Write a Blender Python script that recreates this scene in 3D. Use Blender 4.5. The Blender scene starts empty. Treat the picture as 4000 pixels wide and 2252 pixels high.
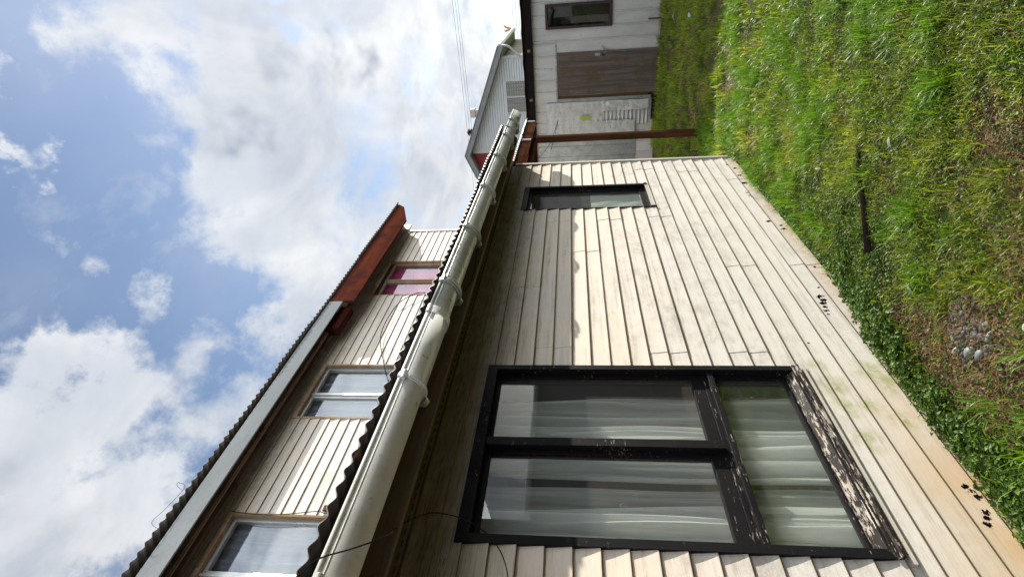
import bpy, math, random
import numpy as np
from mathutils import Matrix, Vector
random.seed(7); RNG = np.random.default_rng(7)
SC = bpy.context.scene; COL = SC.collection
PI = math.pi

# ---------------------------------------------------------------- camera
cam = bpy.data.cameras.new("camera"); cam.lens = 19.18; cam.sensor_width = 36; cam.sensor_fit = 'HORIZONTAL'
cam.clip_start = 0.05; cam.clip_end = 3000
camo = bpy.data.objects.new("camera", cam); COL.objects.link(camo)
RX = Vector((-0.0687, 0.0907, -0.9935)).normalized()
FW = Vector((-0.5066, 0.8547, 0.1130)).normalized()
FW = (FW - RX*FW.dot(RX)).normalized()
UP = (-FW).cross(RX)
m = Matrix.Identity(4)
for i in range(3):
    m[i][0] = RX[i]; m[i][1] = UP[i]; m[i][2] = -FW[i]
m.translation = Vector((1.826, 0, 1.54)); camo.matrix_world = m
SC.camera = camo

# ---------------------------------------------------------------- node helper
class NT:
    def __init__(s, tree): s.t = tree; s.n = tree.nodes; s.l = tree.links; s.n.clear()
    def add(s, typ, ins=None, **kw):
        n = s.n.new(typ)
        for k, v in kw.items(): setattr(n, k, v)
        for k, v in (ins or {}).items(): s.put(n.inputs[k], v)
        return n
    def put(s, sock, v):
        if isinstance(v, bpy.types.NodeSocket): s.l.new(v, sock)
        elif isinstance(v, bpy.types.Node): s.l.new(v.outputs[0], sock)
        else:
            if isinstance(v, (tuple, list)) and len(v) == 3 and sock.type == 'RGBA': v = (*v, 1)
            sock.default_value = v
    def math(s, op, a, b=0.0, c=0.0, clamp=False):
        return s.add('ShaderNodeMath', {0: a, 1: b, 2: c}, operation=op, use_clamp=clamp).outputs[0]
    def ramp(s, v, a, b, lo=0.0, hi=1.0):
        n = s.add('ShaderNodeMapRange', {0: v, 1: a, 2: b, 3: lo, 4: hi}, interpolation_type='SMOOTHSTEP', clamp=True)
        return n.outputs[0]
    def mix(s, f, a, b, bt='MIX'):
        n = s.add('ShaderNodeMix', data_type='RGBA', blend_type=bt)
        s.put(n.inputs[0], f); s.put(n.inputs[6], a); s.put(n.inputs[7], b)
        return n.outputs[2]
    def noise(s, vec, scale, detail=4.0, rough=0.55, dist=0.0):
        n = s.add('ShaderNodeTexNoise', {'Scale': scale, 'Detail': detail, 'Roughness': rough, 'Distortion': dist})
        if vec is not None: s.put(n.inputs['Vector'], vec)
        return n.outputs[0]
    def pos(s, sc=(1, 1, 1), off=(0, 0, 0)):
        g = s.add('ShaderNodeNewGeometry').outputs['Position']
        return s.add('ShaderNodeMapping', {'Vector': g, 'Scale': sc, 'Location': off}).outputs[0]
    def sep(s, v): return s.add('ShaderNodeSeparateXYZ', {0: v}).outputs
    def blob(s, v, c, r, soft=0.5):
        d = s.add('ShaderNodeVectorMath', {0: v, 1: c}, operation='DISTANCE').outputs['Value']
        return s.ramp(d, r, r*soft)

# ---------------------------------------------------------------- light
SUN = Vector((1, 2.7, 1.42)).normalized()
el = math.asin(SUN.z); az = math.atan2(SUN.x, SUN.y)
sl = bpy.data.lights.new("sun", 'SUN'); sl.energy = 4.0; sl.angle = math.radians(0.5); sl.color = (1.0, 0.93, 0.82)
so = bpy.data.objects.new("sun", sl); COL.objects.link(so); so.rotation_euler = (SUN).to_track_quat('Z', 'Y').to_euler()
SC.view_settings.view_transform = 'Standard'; SC.view_settings.look = 'None'
SC.view_settings.exposure = 1.1; SC.view_settings.gamma = 1
SC.cycles.max_bounces = 8; SC.cycles.transparent_max_bounces = 16
SC.cycles.caustics_reflective = False; SC.cycles.caustics_refractive = False
SC.cycles.use_denoising = True

w = bpy.data.worlds.new("World"); SC.world = w; w.use_nodes = True
T = NT(w.node_tree)
sky = T.add('ShaderNodeTexSky', sky_type='NISHITA', sun_disc=False, sun_elevation=el, sun_rotation=az, altitude=100, air_density=1.0, dust_density=0.6, ozone_density=2.0)
dirv = T.add('ShaderNodeTexCoord').outputs['Generated']
dz = T.sep(dirv)
# cloud layer: direction projected on a flat sheet overhead, so streaks shrink to the horizon
inv = T.math('DIVIDE', 1.0, T.math('ADD', T.math('MAXIMUM', dz[2], 0.0), 0.22))
pl = T.add('ShaderNodeVectorMath', {0: dirv}, operation='SCALE'); T.put(pl.inputs['Scale'], inv)
plv = pl.outputs[0]
plm = T.add('ShaderNodeMapping', {'Vector': plv, 'Rotation': (0, 0, 0.5), 'Scale': (1.0, 0.62, 0.6)}).outputs[0]
n1 = T.noise(plm, 2.3, 9, 0.56, 0.25)
n2 = T.noise(plm, 6.5, 8, 0.62, 0.4)
n3 = T.noise(plv, 1.3, 3, 0.5)
wv = T.add('ShaderNodeTexNoise', {'Vector': dirv, 'Scale': 5.0, 'Detail': 7.0, 'Roughness': 0.62}).outputs['Color']
wv = T.add('ShaderNodeVectorMath', {0: wv, 1: (0.5, 0.5, 0.5)}, operation='SUBTRACT').outputs[0]
wv = T.add('ShaderNodeVectorMath', {0: wv, 1: (0.42, 0.42, 0.42), 2: dirv}, operation='MULTIPLY_ADD').outputs[0]
wg = T.add('ShaderNodeTexNoise', {'Vector': plm, 'Scale': 3.2, 'Detail': 4.0, 'Roughness': 0.55}).outputs['Color']
wg = T.add('ShaderNodeVectorMath', {0: wg, 1: (0.5, 0.5, 0.5)}, operation='SUBTRACT').outputs[0]
wg = T.add('ShaderNodeVectorMath', {0: wg, 1: (0.34, 0.34, 0.34), 2: dirv}, operation='MULTIPLY_ADD').outputs[0]
#CLOUDBLOBS
CL = [ # direction, angular radius (deg), weight
    (-0.023, 0.803, 0.595, 5.0, 0.70),
    (-0.083, 0.815, 0.573, 6.1, 0.90),
    (-0.181, 0.826, 0.534, 6.7, 0.95),
    (-0.128, 0.889, 0.441, 8.8, 0.90),
    (-0.308, 0.798, 0.518, 7.8, 1.00),
    (-0.268, 0.865, 0.424, 8.6, 1.00),
    (-0.399, 0.836, 0.376, 7.7, 0.85),
    (-0.183, 0.931, 0.316, 8.7, 0.90),
    (-0.093, 0.970, 0.223, 7.6, 1.00),
    (-0.279, 0.940, 0.196, 9.9, 1.00),
    (-0.442, 0.794, 0.417, 6.6, 0.70),
    (-0.420, 0.873, 0.249, 6.6, 0.80),
    (-0.037, 0.881, 0.472, 5.9, 0.90),
    (-0.048, 0.934, 0.353, 6.3, 0.90),
    (-0.142, 0.985, 0.100, 6.1, 0.90),
    (-0.490, 0.460, 0.740, 4.5, 0.95),
    (-0.560, 0.436, 0.704, 5.6, 1.00),
    (-0.606, 0.441, 0.662, 5.8, 1.00),
    (-0.625, 0.470, 0.623, 4.6, 0.75),
    (-0.411, 0.583, 0.701, 4.4, 0.95),
    (-0.479, 0.563, 0.674, 5.1, 1.00),
    (-0.534, 0.546, 0.645, 4.6, 0.90),
    (-0.401, 0.636, 0.660, 2.6, 0.30),
    (-0.286, 0.622, 0.729, 2.4, 0.35),
    (-0.390, 0.554, 0.736, 3.1, 0.75),
    (-0.431, 0.505, 0.748, 3.8, 0.95),
    (-0.502, 0.497, 0.708, 5.1, 0.95),
    (-0.603, 0.354, 0.715, 5.1, 1.00),
    (-0.686, 0.432, 0.586, 4.5, 0.80),
    (-0.168, 0.662, 0.730, 1.9, 0.60),
    (-0.099, 0.678, 0.728, 1.7, 0.55),
    (-0.186, 0.662, 0.726, 1.6, 0.50),
    (-0.360, 0.627, 0.691, 2.3, 0.35),
    (-0.494, 0.664, 0.561, 4.5, 0.55),
    (-0.485, 0.700, 0.524, 3.5, 0.50),
    (-0.557, 0.583, 0.592, 4.3, 0.35),
    (-0.444, 0.738, 0.508, 4.3, 0.45),
    (-0.541, 0.624, 0.563, 3.3, 0.40),
    (-0.053, 0.892, 0.450, 2.3, -0.80),
    (-0.097, 0.890, 0.445, 2.2, -0.70),
    (-0.139, 0.886, 0.443, 1.8, -0.40),
    (-0.047, 0.927, 0.371, 2.6, -0.90),
    (-0.091, 0.927, 0.365, 2.7, -1.00),
    (-0.128, 0.918, 0.375, 2.1, -0.70),
    (-0.174, 0.919, 0.355, 1.7, -0.60),
    (-0.199, 0.830, 0.521, 2.4, -0.80),
    (-0.228, 0.830, 0.508, 1.8, -0.70),
    (-0.166, 0.829, 0.534, 1.5, -0.40),
    (-0.198, 0.782, 0.590, 2.7, -0.45),
    (-0.109, 0.788, 0.606, 2.4, -0.35),
    (-0.540, 0.419, 0.730, 3.7, -0.70),
    (-0.610, 0.377, 0.697, 4.3, -0.80),
    (-0.644, 0.413, 0.644, 3.6, -0.50),
    (-0.476, 0.515, 0.713, 2.7, -0.25),
    (-0.339, 0.834, 0.435, 3.2, -0.35),
    (-0.096, 0.977, 0.190, 1.6, -0.50),
    (-0.168, 0.969, 0.184, 1.7, -0.35),
    (-0.291, 0.916, 0.276, 2.6, -0.35),
    (-0.547, 0.493, 0.676, 2.2, -0.30),
    (-0.258, 0.767, 0.587, 2.4, -0.35),
    (-0.300, 0.833, 0.465, 3.1, -0.30),
]
#ENDBLOBS
acc = None; gacc = None
for (dx, dy, dzz, r, wt) in CL:
    b = T.math('MULTIPLY', T.blob(wv if wt > 0 else wg, (dx, dy, dzz), (2.3 if wt > 0 else 2.7)*math.sin(math.radians(r)/2), 0.0), abs(wt)*(1.0 if wt > 0 else 0.62))
    if wt > 0: acc = b if acc is None else T.math('ADD', acc, b)
    else: gacc = b if gacc is None else T.math('ADD', gacc, b)
acc = T.math('MINIMUM', acc if acc is not None else 0.5, 1.0)
elsewhere = T.ramp(dz[1], 0.25, -0.05, 0.0, 0.45)       # generic broken cloud behind the viewer
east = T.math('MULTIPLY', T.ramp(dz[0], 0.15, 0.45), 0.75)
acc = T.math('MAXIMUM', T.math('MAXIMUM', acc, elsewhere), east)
dens = T.math('ADD', T.math('ADD', T.math('MULTIPLY', T.math('SUBTRACT', n1, 0.5), 2.3), T.math('MULTIPLY', T.math('SUBTRACT', n2, 0.5), 2.0)), T.math('SUBTRACT', acc, 0.45))
cover = T.ramp(dens, -0.66, 0.50)
cover = T.math('MAXIMUM', cover, T.ramp(n1, 0.35, 0.8, 0.06, 0.30))
low = T.ramp(dz[2], 0.36, 0.05, 0.0, 0.55)
cover = T.math('MAXIMUM', cover, T.math('MULTIPLY', low, 1.4), clamp=True)
gm = T.math('ADD', T.ramp(n3, 0.45, 0.72, 0.0, 0.3), T.math('MULTIPLY', gacc if gacc is not None else 0.0, T.ramp(T.noise(plm, 3.4, 6, 0.6, 0.8), 0.34, 0.60, 0.25, 1.0)))
gm = T.math('MINIMUM', T.math('ADD', gm, T.math('MULTIPLY', T.ramp(n2, 0.40, 0.75), 0.20)), 1.0)
n4 = T.noise(plm, 4.0, 7, 0.55, 0.6)
wh = T.mix(T.ramp(n4, 0.35, 0.62), (0.335, 0.355, 0.385, 1), (0.435, 0.44, 0.445, 1))
cc = T.mix(gm, wh, (0.165, 0.19, 0.235, 1))
skyc = T.add('ShaderNodeVectorMath', {0: sky.outputs[0]}, operation='SCALE'); skyc.inputs['Scale'].default_value = 1.0
bgs = T.add('ShaderNodeBackground', {'Color': sky.outputs[0], 'Strength': 0.076})
near_sun = T.add('ShaderNodeVectorMath', {0: dirv, 1: tuple(SUN)}, operation='DOT_PRODUCT').outputs['Value']
glow = T.math('ADD', T.ramp(near_sun, 0.55, 0.98, 1.0, 1.12), T.math('MULTIPLY', T.ramp(dz[0], 0.25, 0.65), 2.4))  # eastern clouds out of view brightened as added fill for wall and panes
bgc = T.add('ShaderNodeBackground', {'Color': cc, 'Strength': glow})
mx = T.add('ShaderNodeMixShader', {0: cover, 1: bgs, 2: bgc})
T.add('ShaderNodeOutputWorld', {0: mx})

# ---------------------------------------------------------------- mesh helper
class MB:
    def __init__(s): s.v = []; s.f = []
    def quad(s, a, b, c, d):
        n = len(s.v); s.v += [a, b, c, d]; s.f.append((n, n+1, n+2, n+3))
    def box(s, x0, x1, y0, y1, z0, z1):
        n = len(s.v)
        s.v += [(x0,y0,z0),(x1,y0,z0),(x1,y1,z0),(x0,y1,z0),(x0,y0,z1),(x1,y0,z1),(x1,y1,z1),(x0,y1,z1)]
        s.f += [(n,n+3,n+2,n+1),(n+4,n+5,n+6,n+7),(n,n+1,n+5,n+4),(n+1,n+2,n+6,n+5),(n+2,n+3,n+7,n+6),(n+3,n,n+4,n+7)]
        return s
    def prism(s, pts, ext):
        """closed polygon of 3-D points extruded by vector ext"""
        n = len(s.v); k = len(pts)
        s.v += [tuple(p) for p in pts] + [tuple(p[i]+ext[i] for i in range(3)) for p in pts]
        s.f.append(tuple(range(n, n+k))[::-1]); s.f.append(tuple(range(n+k, n+2*k)))
        for i in range(k): j = (i+1) % k; s.f.append((n+i, n+j, n+k+j, n+k+i))
        return s
    def tube(s, path, r, seg=8, caps=True):
        path = [Vector(p) for p in path]; k = len(path); rings = []
        rr = r if isinstance(r, (list, tuple)) else [r]*k
        up = Vector((0.13, 0.21, 0.97))
        for i, p in enumerate(path):
            t = (path[min(i+1, k-1)] - path[max(i-1, 0)]).normalized()
            a = t.cross(up)
            if a.length < 1e-3: a = t.cross(Vector((1, 0, 0)))
            a.normalize(); b = t.cross(a); up = -b if False else up
            n = len(s.v)
            for q in range(seg):
                th = 2*PI*q/seg; s.v.append(tuple(p + (a*math.cos(th)+b*math.sin(th))*rr[i]))
            rings.append(n)
        for i in range(k-1):
            for q in range(seg):
                a0, b0 = rings[i], rings[i+1]; q1 = (q+1) % seg
                s.f.append((a0+q, a0+q1, b0+q1, b0+q))
        if caps:
            s.f.append(tuple(rings[0]+q for q in range(seg))[::-1]); s.f.append(tuple(rings[-1]+q for q in range(seg)))
        return s
    def sheet(s, P, nu, nv, both=False):
        """P(u,v)->point grid"""
        n = len(s.v)
        for i in range(nu):
            for j in range(nv): s.v.append(tuple(P(i/(nu-1), j/(nv-1))))
        for i in range(nu-1):
            for j in range(nv-1):
                a = n+i*nv+j; s.f.append((a, a+nv, a+nv+1, a+1))
        return s
    def build(s, name, mat, parent=None, smooth=False, bevel=0.0, loc=None):
        me = bpy.data.meshes.new(name)
        off = Vector(loc) if loc is not None else (Vector(parent.get('_base', (0, 0, 0))) if parent else Vector((0, 0, 0)))
        me.from_pydata([(p[0]-off[0], p[1]-off[1], p[2]-off[2]) for p in s.v], [], s.f); me.update()
        if smooth:
            me.polygons.foreach_set('use_smooth', [True]*len(me.polygons))
        me.materials.append(mat)
        o = bpy.data.objects.new(name, me); COL.objects.link(o)
        if parent: o.parent = parent; o['_base'] = parent.get('_base', (0, 0, 0))
        elif loc is not None: o.location = loc; o['_base'] = tuple(loc)
        if bevel:
            b = o.modifiers.new('b', 'BEVEL'); b.width = bevel; b.segments = 2; b.limit_method = 'ANGLE'
        return o

def tag(o, label=None, cat=None, group=None, kind=None):
    if label: o['label'] = label
    if cat: o['category'] = cat
    if group: o['group'] = group
    if kind: o['kind'] = kind
    return o
def root(name, loc, label, cat, group=None):
    o = bpy.data.objects.new(name, None); COL.objects.link(o); o.location = loc; o['_base'] = tuple(loc); o.empty_display_size = 0.1
    return tag(o, label, cat, group)

# ---------------------------------------------------------------- materials
MATS = {}
def newmat(name):
    m = bpy.data.materials.new(name); m.use_nodes = True; T = NT(m.node_tree); return m, T
def finish(T, col, rough, bump=None, bstr=0.3, bdist=0.004, metal=0.0, alpha=None, spec=0.5, sub=None):
    if spec == 0:
        p = T.add('ShaderNodeBsdfDiffuse', {'Color': col, 'Roughness': 0.5})
        if bump is not None: T.put(p.inputs['Normal'], T.add('ShaderNodeBump', {'Strength': bstr, 'Distance': bdist, 'Height': bump}).outputs[0])
        T.add('ShaderNodeOutputMaterial', {0: p}); return p
    p = T.add('ShaderNodeBsdfPrincipled', {'Base Color': col, 'Roughness': rough, 'Metallic': metal, 'Specular IOR Level': spec})
    if bump is not None:
        b = T.add('ShaderNodeBump', {'Strength': bstr, 'Distance': bdist, 'Height': bump}); T.put(p.inputs['Normal'], b.outputs[0])
    if alpha is not None: T.put(p.inputs['Alpha'], alpha)
    T.add('ShaderNodeOutputMaterial', {0: p}); return p
def weathered(name, c1, c2, scale=6, stretch=(1, 1, 1), rough=0.7, metal=0.0, bstr=0.3, bd=0.003, spots=None, spot_scale=40, spot_amt=(0.62, 0.7), spec=0.4, big=None):
    if name in MATS: return MATS[name]
    m, T = newmat(name)
    p = T.pos(stretch); n = T.noise(p, scale, 6, 0.62); c = T.mix(T.ramp(n, 0.32, 0.68), c1, c2)
    if big is not None:
        nb = T.noise(T.pos(), 1.7, 4, 0.6); c = T.mix(T.ramp(nb, 0.48, 0.68), c, big)
    f = T.noise(T.pos(), scale*14, 3, 0.6)
    c = T.mix(0.25, c, T.mix(f, (0.25, 0.25, 0.25, 1), (0.9, 0.9, 0.9, 1)), 'OVERLAY')
    if spots is not None:
        s = T.noise(T.pos(), spot_scale, 4, 0.65); c = T.mix(T.ramp(s, *spot_amt), c, spots)
    r = T.ramp(n, 0.2, 0.8, max(rough-0.12, 0.05), min(rough+0.12, 1))
    finish(T, c, r, T.math('ADD', n, T.math('MULTIPLY', f, 0.35)), bstr, bd, metal, spec=spec)
    MATS[name] = m; return m

def siding_mat(name, z0, upper):
    m, T = newmat(name)
    P = T.pos(); s = T.sep(P); Y, Z = s[1], s[2]
    grain = T.noise(T.pos((1, 5, 130)), 1.0, 4, 0.6, 1.6)
    lowf = T.noise(T.pos(), 2.2, 4, 0.6); midf = T.noise(T.pos(), 9, 5, 0.65); fine = T.noise(T.pos(), 150, 3, 0.7)
    c = T.mix(T.ramp(lowf, 0.35, 0.65), (0.71, 0.625, 0.52, 1), (0.65, 0.605, 0.535, 1))
    whiter = T.ramp(Z, 1.35, 0.75) if not upper else T.ramp(Z, 3.95, 3.6)
    c = T.mix(T.math('MULTIPLY', whiter, 0.8), c, (0.60, 0.585, 0.55, 1))
    # mildew speckle on the middle boards
    if not upper:
        band = T.math('MULTIPLY', T.ramp(Z, 0.15, 0.7, 0.35, 1.0), T.ramp(Z, 1.5, 1.05))
    else: band = T.ramp(Z, 4.0, 3.7)
    patch = T.ramp(T.noise(T.pos((1, 1, 1.6), (3, 1, 2)), 3.6, 5, 0.65), 0.42, 0.60)
    mil = T.math('MULTIPLY', T.math('MULTIPLY', band, patch), T.math('MULTIPLY', T.ramp(T.noise(T.pos((1, .7, 1.3)), 14, 6, 0.7), 0.38, 0.66, 0.06, 0.50), T.ramp(fine, 0.3, 0.6, 0.55, 1.15)))
    c = T.mix(mil, c, (0.27, 0.245, 0.215, 1))
    spk = T.math('MULTIPLY', T.ramp(fine, 0.64, 0.70), T.math('MULTIPLY', T.ramp(lowf, 0.38, 0.6), 0.7))
    c = T.mix(spk, c, (0.16, 0.13, 0.10, 1))
    c = T.mix(T.ramp(grain, 0.56, 0.66, 0, 0.22), c, (0.27, 0.24, 0.20, 1))
    strk = T.noise(T.pos((1, 1.2, 34)), 1.0, 6, 0.7, 0.5)
    c = T.mix(T.math('MULTIPLY', T.ramp(strk, 0.48, 0.72, 0, 0.7), T.ramp(midf, 0.35, 0.6, 0.4, 1.0)), c, (0.34, 0.31, 0.27, 1))
    # algae under the eaves, following the embossed grain
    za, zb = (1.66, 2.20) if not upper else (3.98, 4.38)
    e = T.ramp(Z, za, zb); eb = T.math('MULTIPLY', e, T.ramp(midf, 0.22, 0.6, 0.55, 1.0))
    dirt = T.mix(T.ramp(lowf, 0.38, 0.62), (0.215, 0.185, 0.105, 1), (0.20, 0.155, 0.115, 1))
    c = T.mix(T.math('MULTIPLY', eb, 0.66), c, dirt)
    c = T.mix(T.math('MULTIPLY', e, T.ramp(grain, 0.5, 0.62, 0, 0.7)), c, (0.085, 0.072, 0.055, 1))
    # brown line of dirt under each lap
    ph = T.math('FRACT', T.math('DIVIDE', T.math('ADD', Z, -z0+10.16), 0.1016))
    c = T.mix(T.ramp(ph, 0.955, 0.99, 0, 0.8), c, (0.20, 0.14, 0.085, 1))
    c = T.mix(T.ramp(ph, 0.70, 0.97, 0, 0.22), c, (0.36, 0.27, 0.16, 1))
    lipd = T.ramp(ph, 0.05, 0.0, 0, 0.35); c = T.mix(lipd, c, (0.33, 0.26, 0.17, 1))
    alpha = None
    if not upper:
        # rusty ochre wash low on the near wall
        oc = T.math('MULTIPLY', T.math('MULTIPLY', T.ramp(Z, 0.42, 0.05), T.ramp(Y, 2.6, 1.15)), T.ramp(T.noise(T.pos(), 3.0, 5, 0.6), 0.3, 0.6, 0.35, 0.9))
        c = T.mix(oc, c, (0.50, 0.33, 0.155, 1))
        oc2 = T.math('MULTIPLY', T.ramp(Z, 0.06, -0.06), T.ramp(midf, 0.35, 0.6, 0.2, 0.7)); c = T.mix(oc2, c, (0.42, 0.29, 0.16, 1))
        mo = None
        for (y, z, r) in [(2.24, 0.10, 0.09), (2.15, 0.06, 0.09), (2.28, 0.335, 0.05), (2.12, 0.325, 0.085), (1.98, 0.32, 0.07), (1.78, 0.31, 0.07), (2.0, 0.22, 0.07), (1.9, 0.12, 0.06)]:
            b = T.blob(P, (0, y, z), r*1.5, 0.0); mo = b if mo is None else T.math('MAXIMUM', mo, b)
        mo = T.math('MULTIPLY', mo, T.ramp(T.noise(T.pos((1, .6, 1)), 24, 6, 0.75), 0.34, 0.62, 0.0, 0.75))
        c = T.mix(mo, c, (0.24, 0.26, 0.045, 1))
        bl = None
        for (y, z, r) in [(2.93, 0.078, 0.034), (2.89, 0.075, 0.026), (2.86, 0.088, 0.028), (2.82, 0.094, 0.024), (2.78, 0.098, 0.024), (2.745, 0.103, 0.014), (3.03, 0.055, 0.014), (2.47, 0.308, 0.012), (2.57, 0.024, 0.012), (1.55, 0.068, 0.020), (1.525, 0.060, 0.022), (1.50, 0.052, 0.026), (1.435, 0.064, 0.022), (1.41, 0.076, 0.016), (1.385, 0.09, 0.020), (5.37, 0.035, 0.03), (5.28, -0.018, 0.03), (5.08, -0.008, 0.03), (4.88, -0.001, 0.04), (4.02, 0.05, 0.03), (3.89, -0.02, 0.03), (3.95, -0.02, 0.02), (3.3, -0.02, 0.02)]:
            b = T.blob(P, (0.006, y, z), r*1.35, 0.0); bl = b if bl is None else T.math('MAXIMUM', bl, b)
        rag = T.noise(T.pos((1, 0.55, 1.5)), 62, 5, 0.7)
        hole = T.math('GREATER_THAN', T.math('ADD', bl, T.math('MULTIPLY', T.math('SUBTRACT', rag, 0.5), 2.6)), 0.62)
        hole = T.math('MULTIPLY', hole, T.math('GREATER_THAN', bl, 0.05))
        alpha = T.math('SUBTRACT', 1.0, hole)
    h = T.math('ADD', T.math('MULTIPLY', grain, 1.0), T.math('ADD', T.math('MULTIPLY', fine, 0.25), T.math('MULTIPLY', midf, 1.6)))
    bs = finish(T, c, T.ramp(midf, 0.3, 0.7, 0.62, 0.8), h, 0.45, 0.0022, alpha=alpha, spec=0.18)
    return m

def wood(name, c1, c2, c3=None, axis='z', rough=0.8, sc=1.0):
    if name in MATS: return MATS[name]
    m, T = newmat(name)
    st = {'z': (40, 40, 1.5), 'y': (40, 1.5, 40), 'x': (1.5, 40, 40)}[axis]
    g = T.noise(T.pos(tuple(k*sc for k in st)), 1.0, 5, 0.65, 0.6); b = T.noise(T.pos(), 3.5, 5, 0.65)
    c = T.mix(T.ramp(g, 0.3, 0.7), c1, c2)
    if c3: c = T.mix(T.ramp(b, 0.45, 0.68), c, c3)
    c = T.mix(T.ramp(T.noise(T.pos(), 60, 3, 0.7), 0.62, 0.75, 0, 0.5), c, (0.02, 0.016, 0.012, 1))
    finish(T, c, rough, g, 0.5, 0.003, spec=0); MATS[name] = m; return m

def glass(name, ior=1.75, tint=(1, 1, 1), dust=0.03):
    m, T = newmat(name)
    g_ = T.add('ShaderNodeNewGeometry'); cs_ = T.math('ABSOLUTE', T.add('ShaderNodeVectorMath', {0: g_.outputs['Normal'], 1: g_.outputs['Incoming']}, operation='DOT_PRODUCT').outputs['Value'])
    r0 = ((ior-1)/(ior+1))**2*.75
    fr = T.add('ShaderNodeMath', {0: T.math('POWER', T.math('SUBTRACT', 1.0, cs_, clamp=True), 5.0), 1: 1-r0, 2: r0}, operation='MULTIPLY_ADD')
    tr = T.add('ShaderNodeBsdfTransparent', {'Color': (*tint, 1)})
    wob = T.add('ShaderNodeBump', {'Strength': 0.05, 'Distance': 0.01, 'Height': T.noise(T.pos(), 2.5, 2, 0.5)})
    gl = T.add('ShaderNodeBsdfGlossy', {'Color': (0.98, 1, 1, 1), 'Roughness': 0.0, 'Normal': wob.outputs[0]})
    mx = T.add('ShaderNodeMixShader', {0: fr.outputs[0], 1: tr, 2: gl})
    sp = T.math('ADD', T.ramp(T.noise(T.pos(), 110, 3, 0.7), 0.70, 0.76, 0, 0.6), dust)
    df = T.add('ShaderNodeBsdfDiffuse', {'Color': (0.6, 0.6, 0.55, 1)})
    mx2 = T.add('ShaderNodeMixShader', {0: sp, 1: mx, 2: df})
    T.add('ShaderNodeOutputMaterial', {0: mx2}); return m

def curtain_mat(name, col, a0, a1, axis=1, fscale=22, trans=0.3):
    m, T = newmat(name)
    sc = [0.6, 0.6, 0.6]; sc[axis] = fscale
    f = T.noise(T.pos(tuple(sc)), 1.0, 4, 0.6, 0.3)
    a = T.ramp(f, 0.3, 0.65, a0, a1)
    d = T.add('ShaderNodeBsdfDiffuse', {'Color': (*col, 1)}); t = T.add('ShaderNodeBsdfTranslucent', {'Color': (*col, 1)})
    dm = T.add('ShaderNodeMixShader', {0: trans, 1: d, 2: t}); tr = T.add('ShaderNodeBsdfTransparent')
    mx = T.add('ShaderNodeMixShader', {0: a, 1: tr, 2: dm}); T.add('ShaderNodeOutputMaterial', {0: mx}); return m

def black_paint(name, peel, base=(0.009, 0.0085, 0.010)):
    m, T = newmat(name)
    n = T.noise(T.pos((1, 0.22, 1.6)), 75, 6, 0.75); b = T.noise(T.pos(), 5, 4, 0.6)
    k = T.ramp(T.math('ADD', n, T.math('MULTIPLY', T.math('SUBTRACT', b, 0.5), 0.35)), 0.66-peel*0.22, 0.69-peel*0.22)
    c = T.mix(k, (*base, 1), T.mix(T.noise(T.pos((1, 2, 30)), 3, 3), (0.62, 0.58, 0.52, 1), (0.20, 0.15, 0.10, 1)))
    c = T.mix(T.ramp(T.noise(T.pos(), 90, 3, 0.7), 0.68, 0.74, 0, 0.5), c, (0.35, 0.32, 0.28, 1))
    finish(T, c, T.ramp(b, 0.3, 0.7, 0.5, 0.7), T.math('SUBTRACT', n, T.math('MULTIPLY', k, 0.5)), 0.35, 0.002, spec=0.1); return m

M_side = siding_mat('lower_siding', 1.559, False)
M_side_u = siding_mat('upper_siding', 3.72, True)
M_trim = weathered('cream_trim', (0.56, 0.51, 0.43), (0.50, 0.48, 0.44), 5, (1, 1, 1), 0.5, spots=(0.2, 0.16, 0.12), spot_scale=60)
M_flange = weathered('nailing_flange', (0.26, 0.245, 0.13), (0.17, 0.15, 0.095), 8, (1, .3, 3), 0.7)
M_core = weathered('wall_core', (0.11, 0.06, 0.04), (0.05, 0.03, 0.02), 12, rough=0.95)
M_black = black_paint('black_frame', 0.05); M_peel = black_paint('peeling_black_frame', 0.60, (0.022, 0.017, 0.015)); M_semi = black_paint('chipped_black_frame', 0.22)
M_inner = weathered('room_dark', (0.045, 0.04, 0.038), (0.03, 0.027, 0.026), 3, rough=0.9)
M_glass = glass('window_glass', 1.80, (0.95, 0.97, 0.96), 0.035); M_glass2 = glass('upper_glass', 2.15, (0.92, 0.95, 0.97), 0.02)
M_curtA = curtain_mat('sheer_curtain', (0.93, 0.94, 0.93), 0.55, 0.98)
M_curtB = curtain_mat('thin_sheer', (0.88, 0.90, 0.88), 0.32, 0.66)
M_curtU = curtain_mat('pale_upper_curtain', (0.34, 0.37, 0.44), 0.75, 0.95)
M_curtR = curtain_mat('pink_curtain', (1.0, 0.07, 0.28), 0.9, 1.0, trans=0.2)
M_zinc = weathered('zinc_sheet', (0.30, 0.30, 0.29), (0.20, 0.20, 0.195), 5, rough=0.5, metal=0.55, spots=(0.16, 0.09, 0.05), spot_scale=9, spot_amt=(0.58, 0.7))
M_under = weathered('rusted_underside', (0.045, 0.03, 0.026), (0.025, 0.02, 0.018), 6, rough=0.8, spots=(0.20, 0.085, 0.03), spot_scale=7, spot_amt=(0.62, 0.72))
M_fascia = wood('dark_brown_board', (0.18, 0.135, 0.105), (0.125, 0.095, 0.075), (0.15, 0.135, 0.09), 'y')
M_gutnear = weathered('white_gutter', (0.66, 0.68, 0.67), (0.58, 0.585, 0.55), 4, (1, .4, 1), 0.38, spots=(0.24, 0.19, 0.12), spot_scale=32, spot_amt=(0.62, 0.74), bstr=0.1, big=(0.46, 0.46, 0.40))
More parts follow.
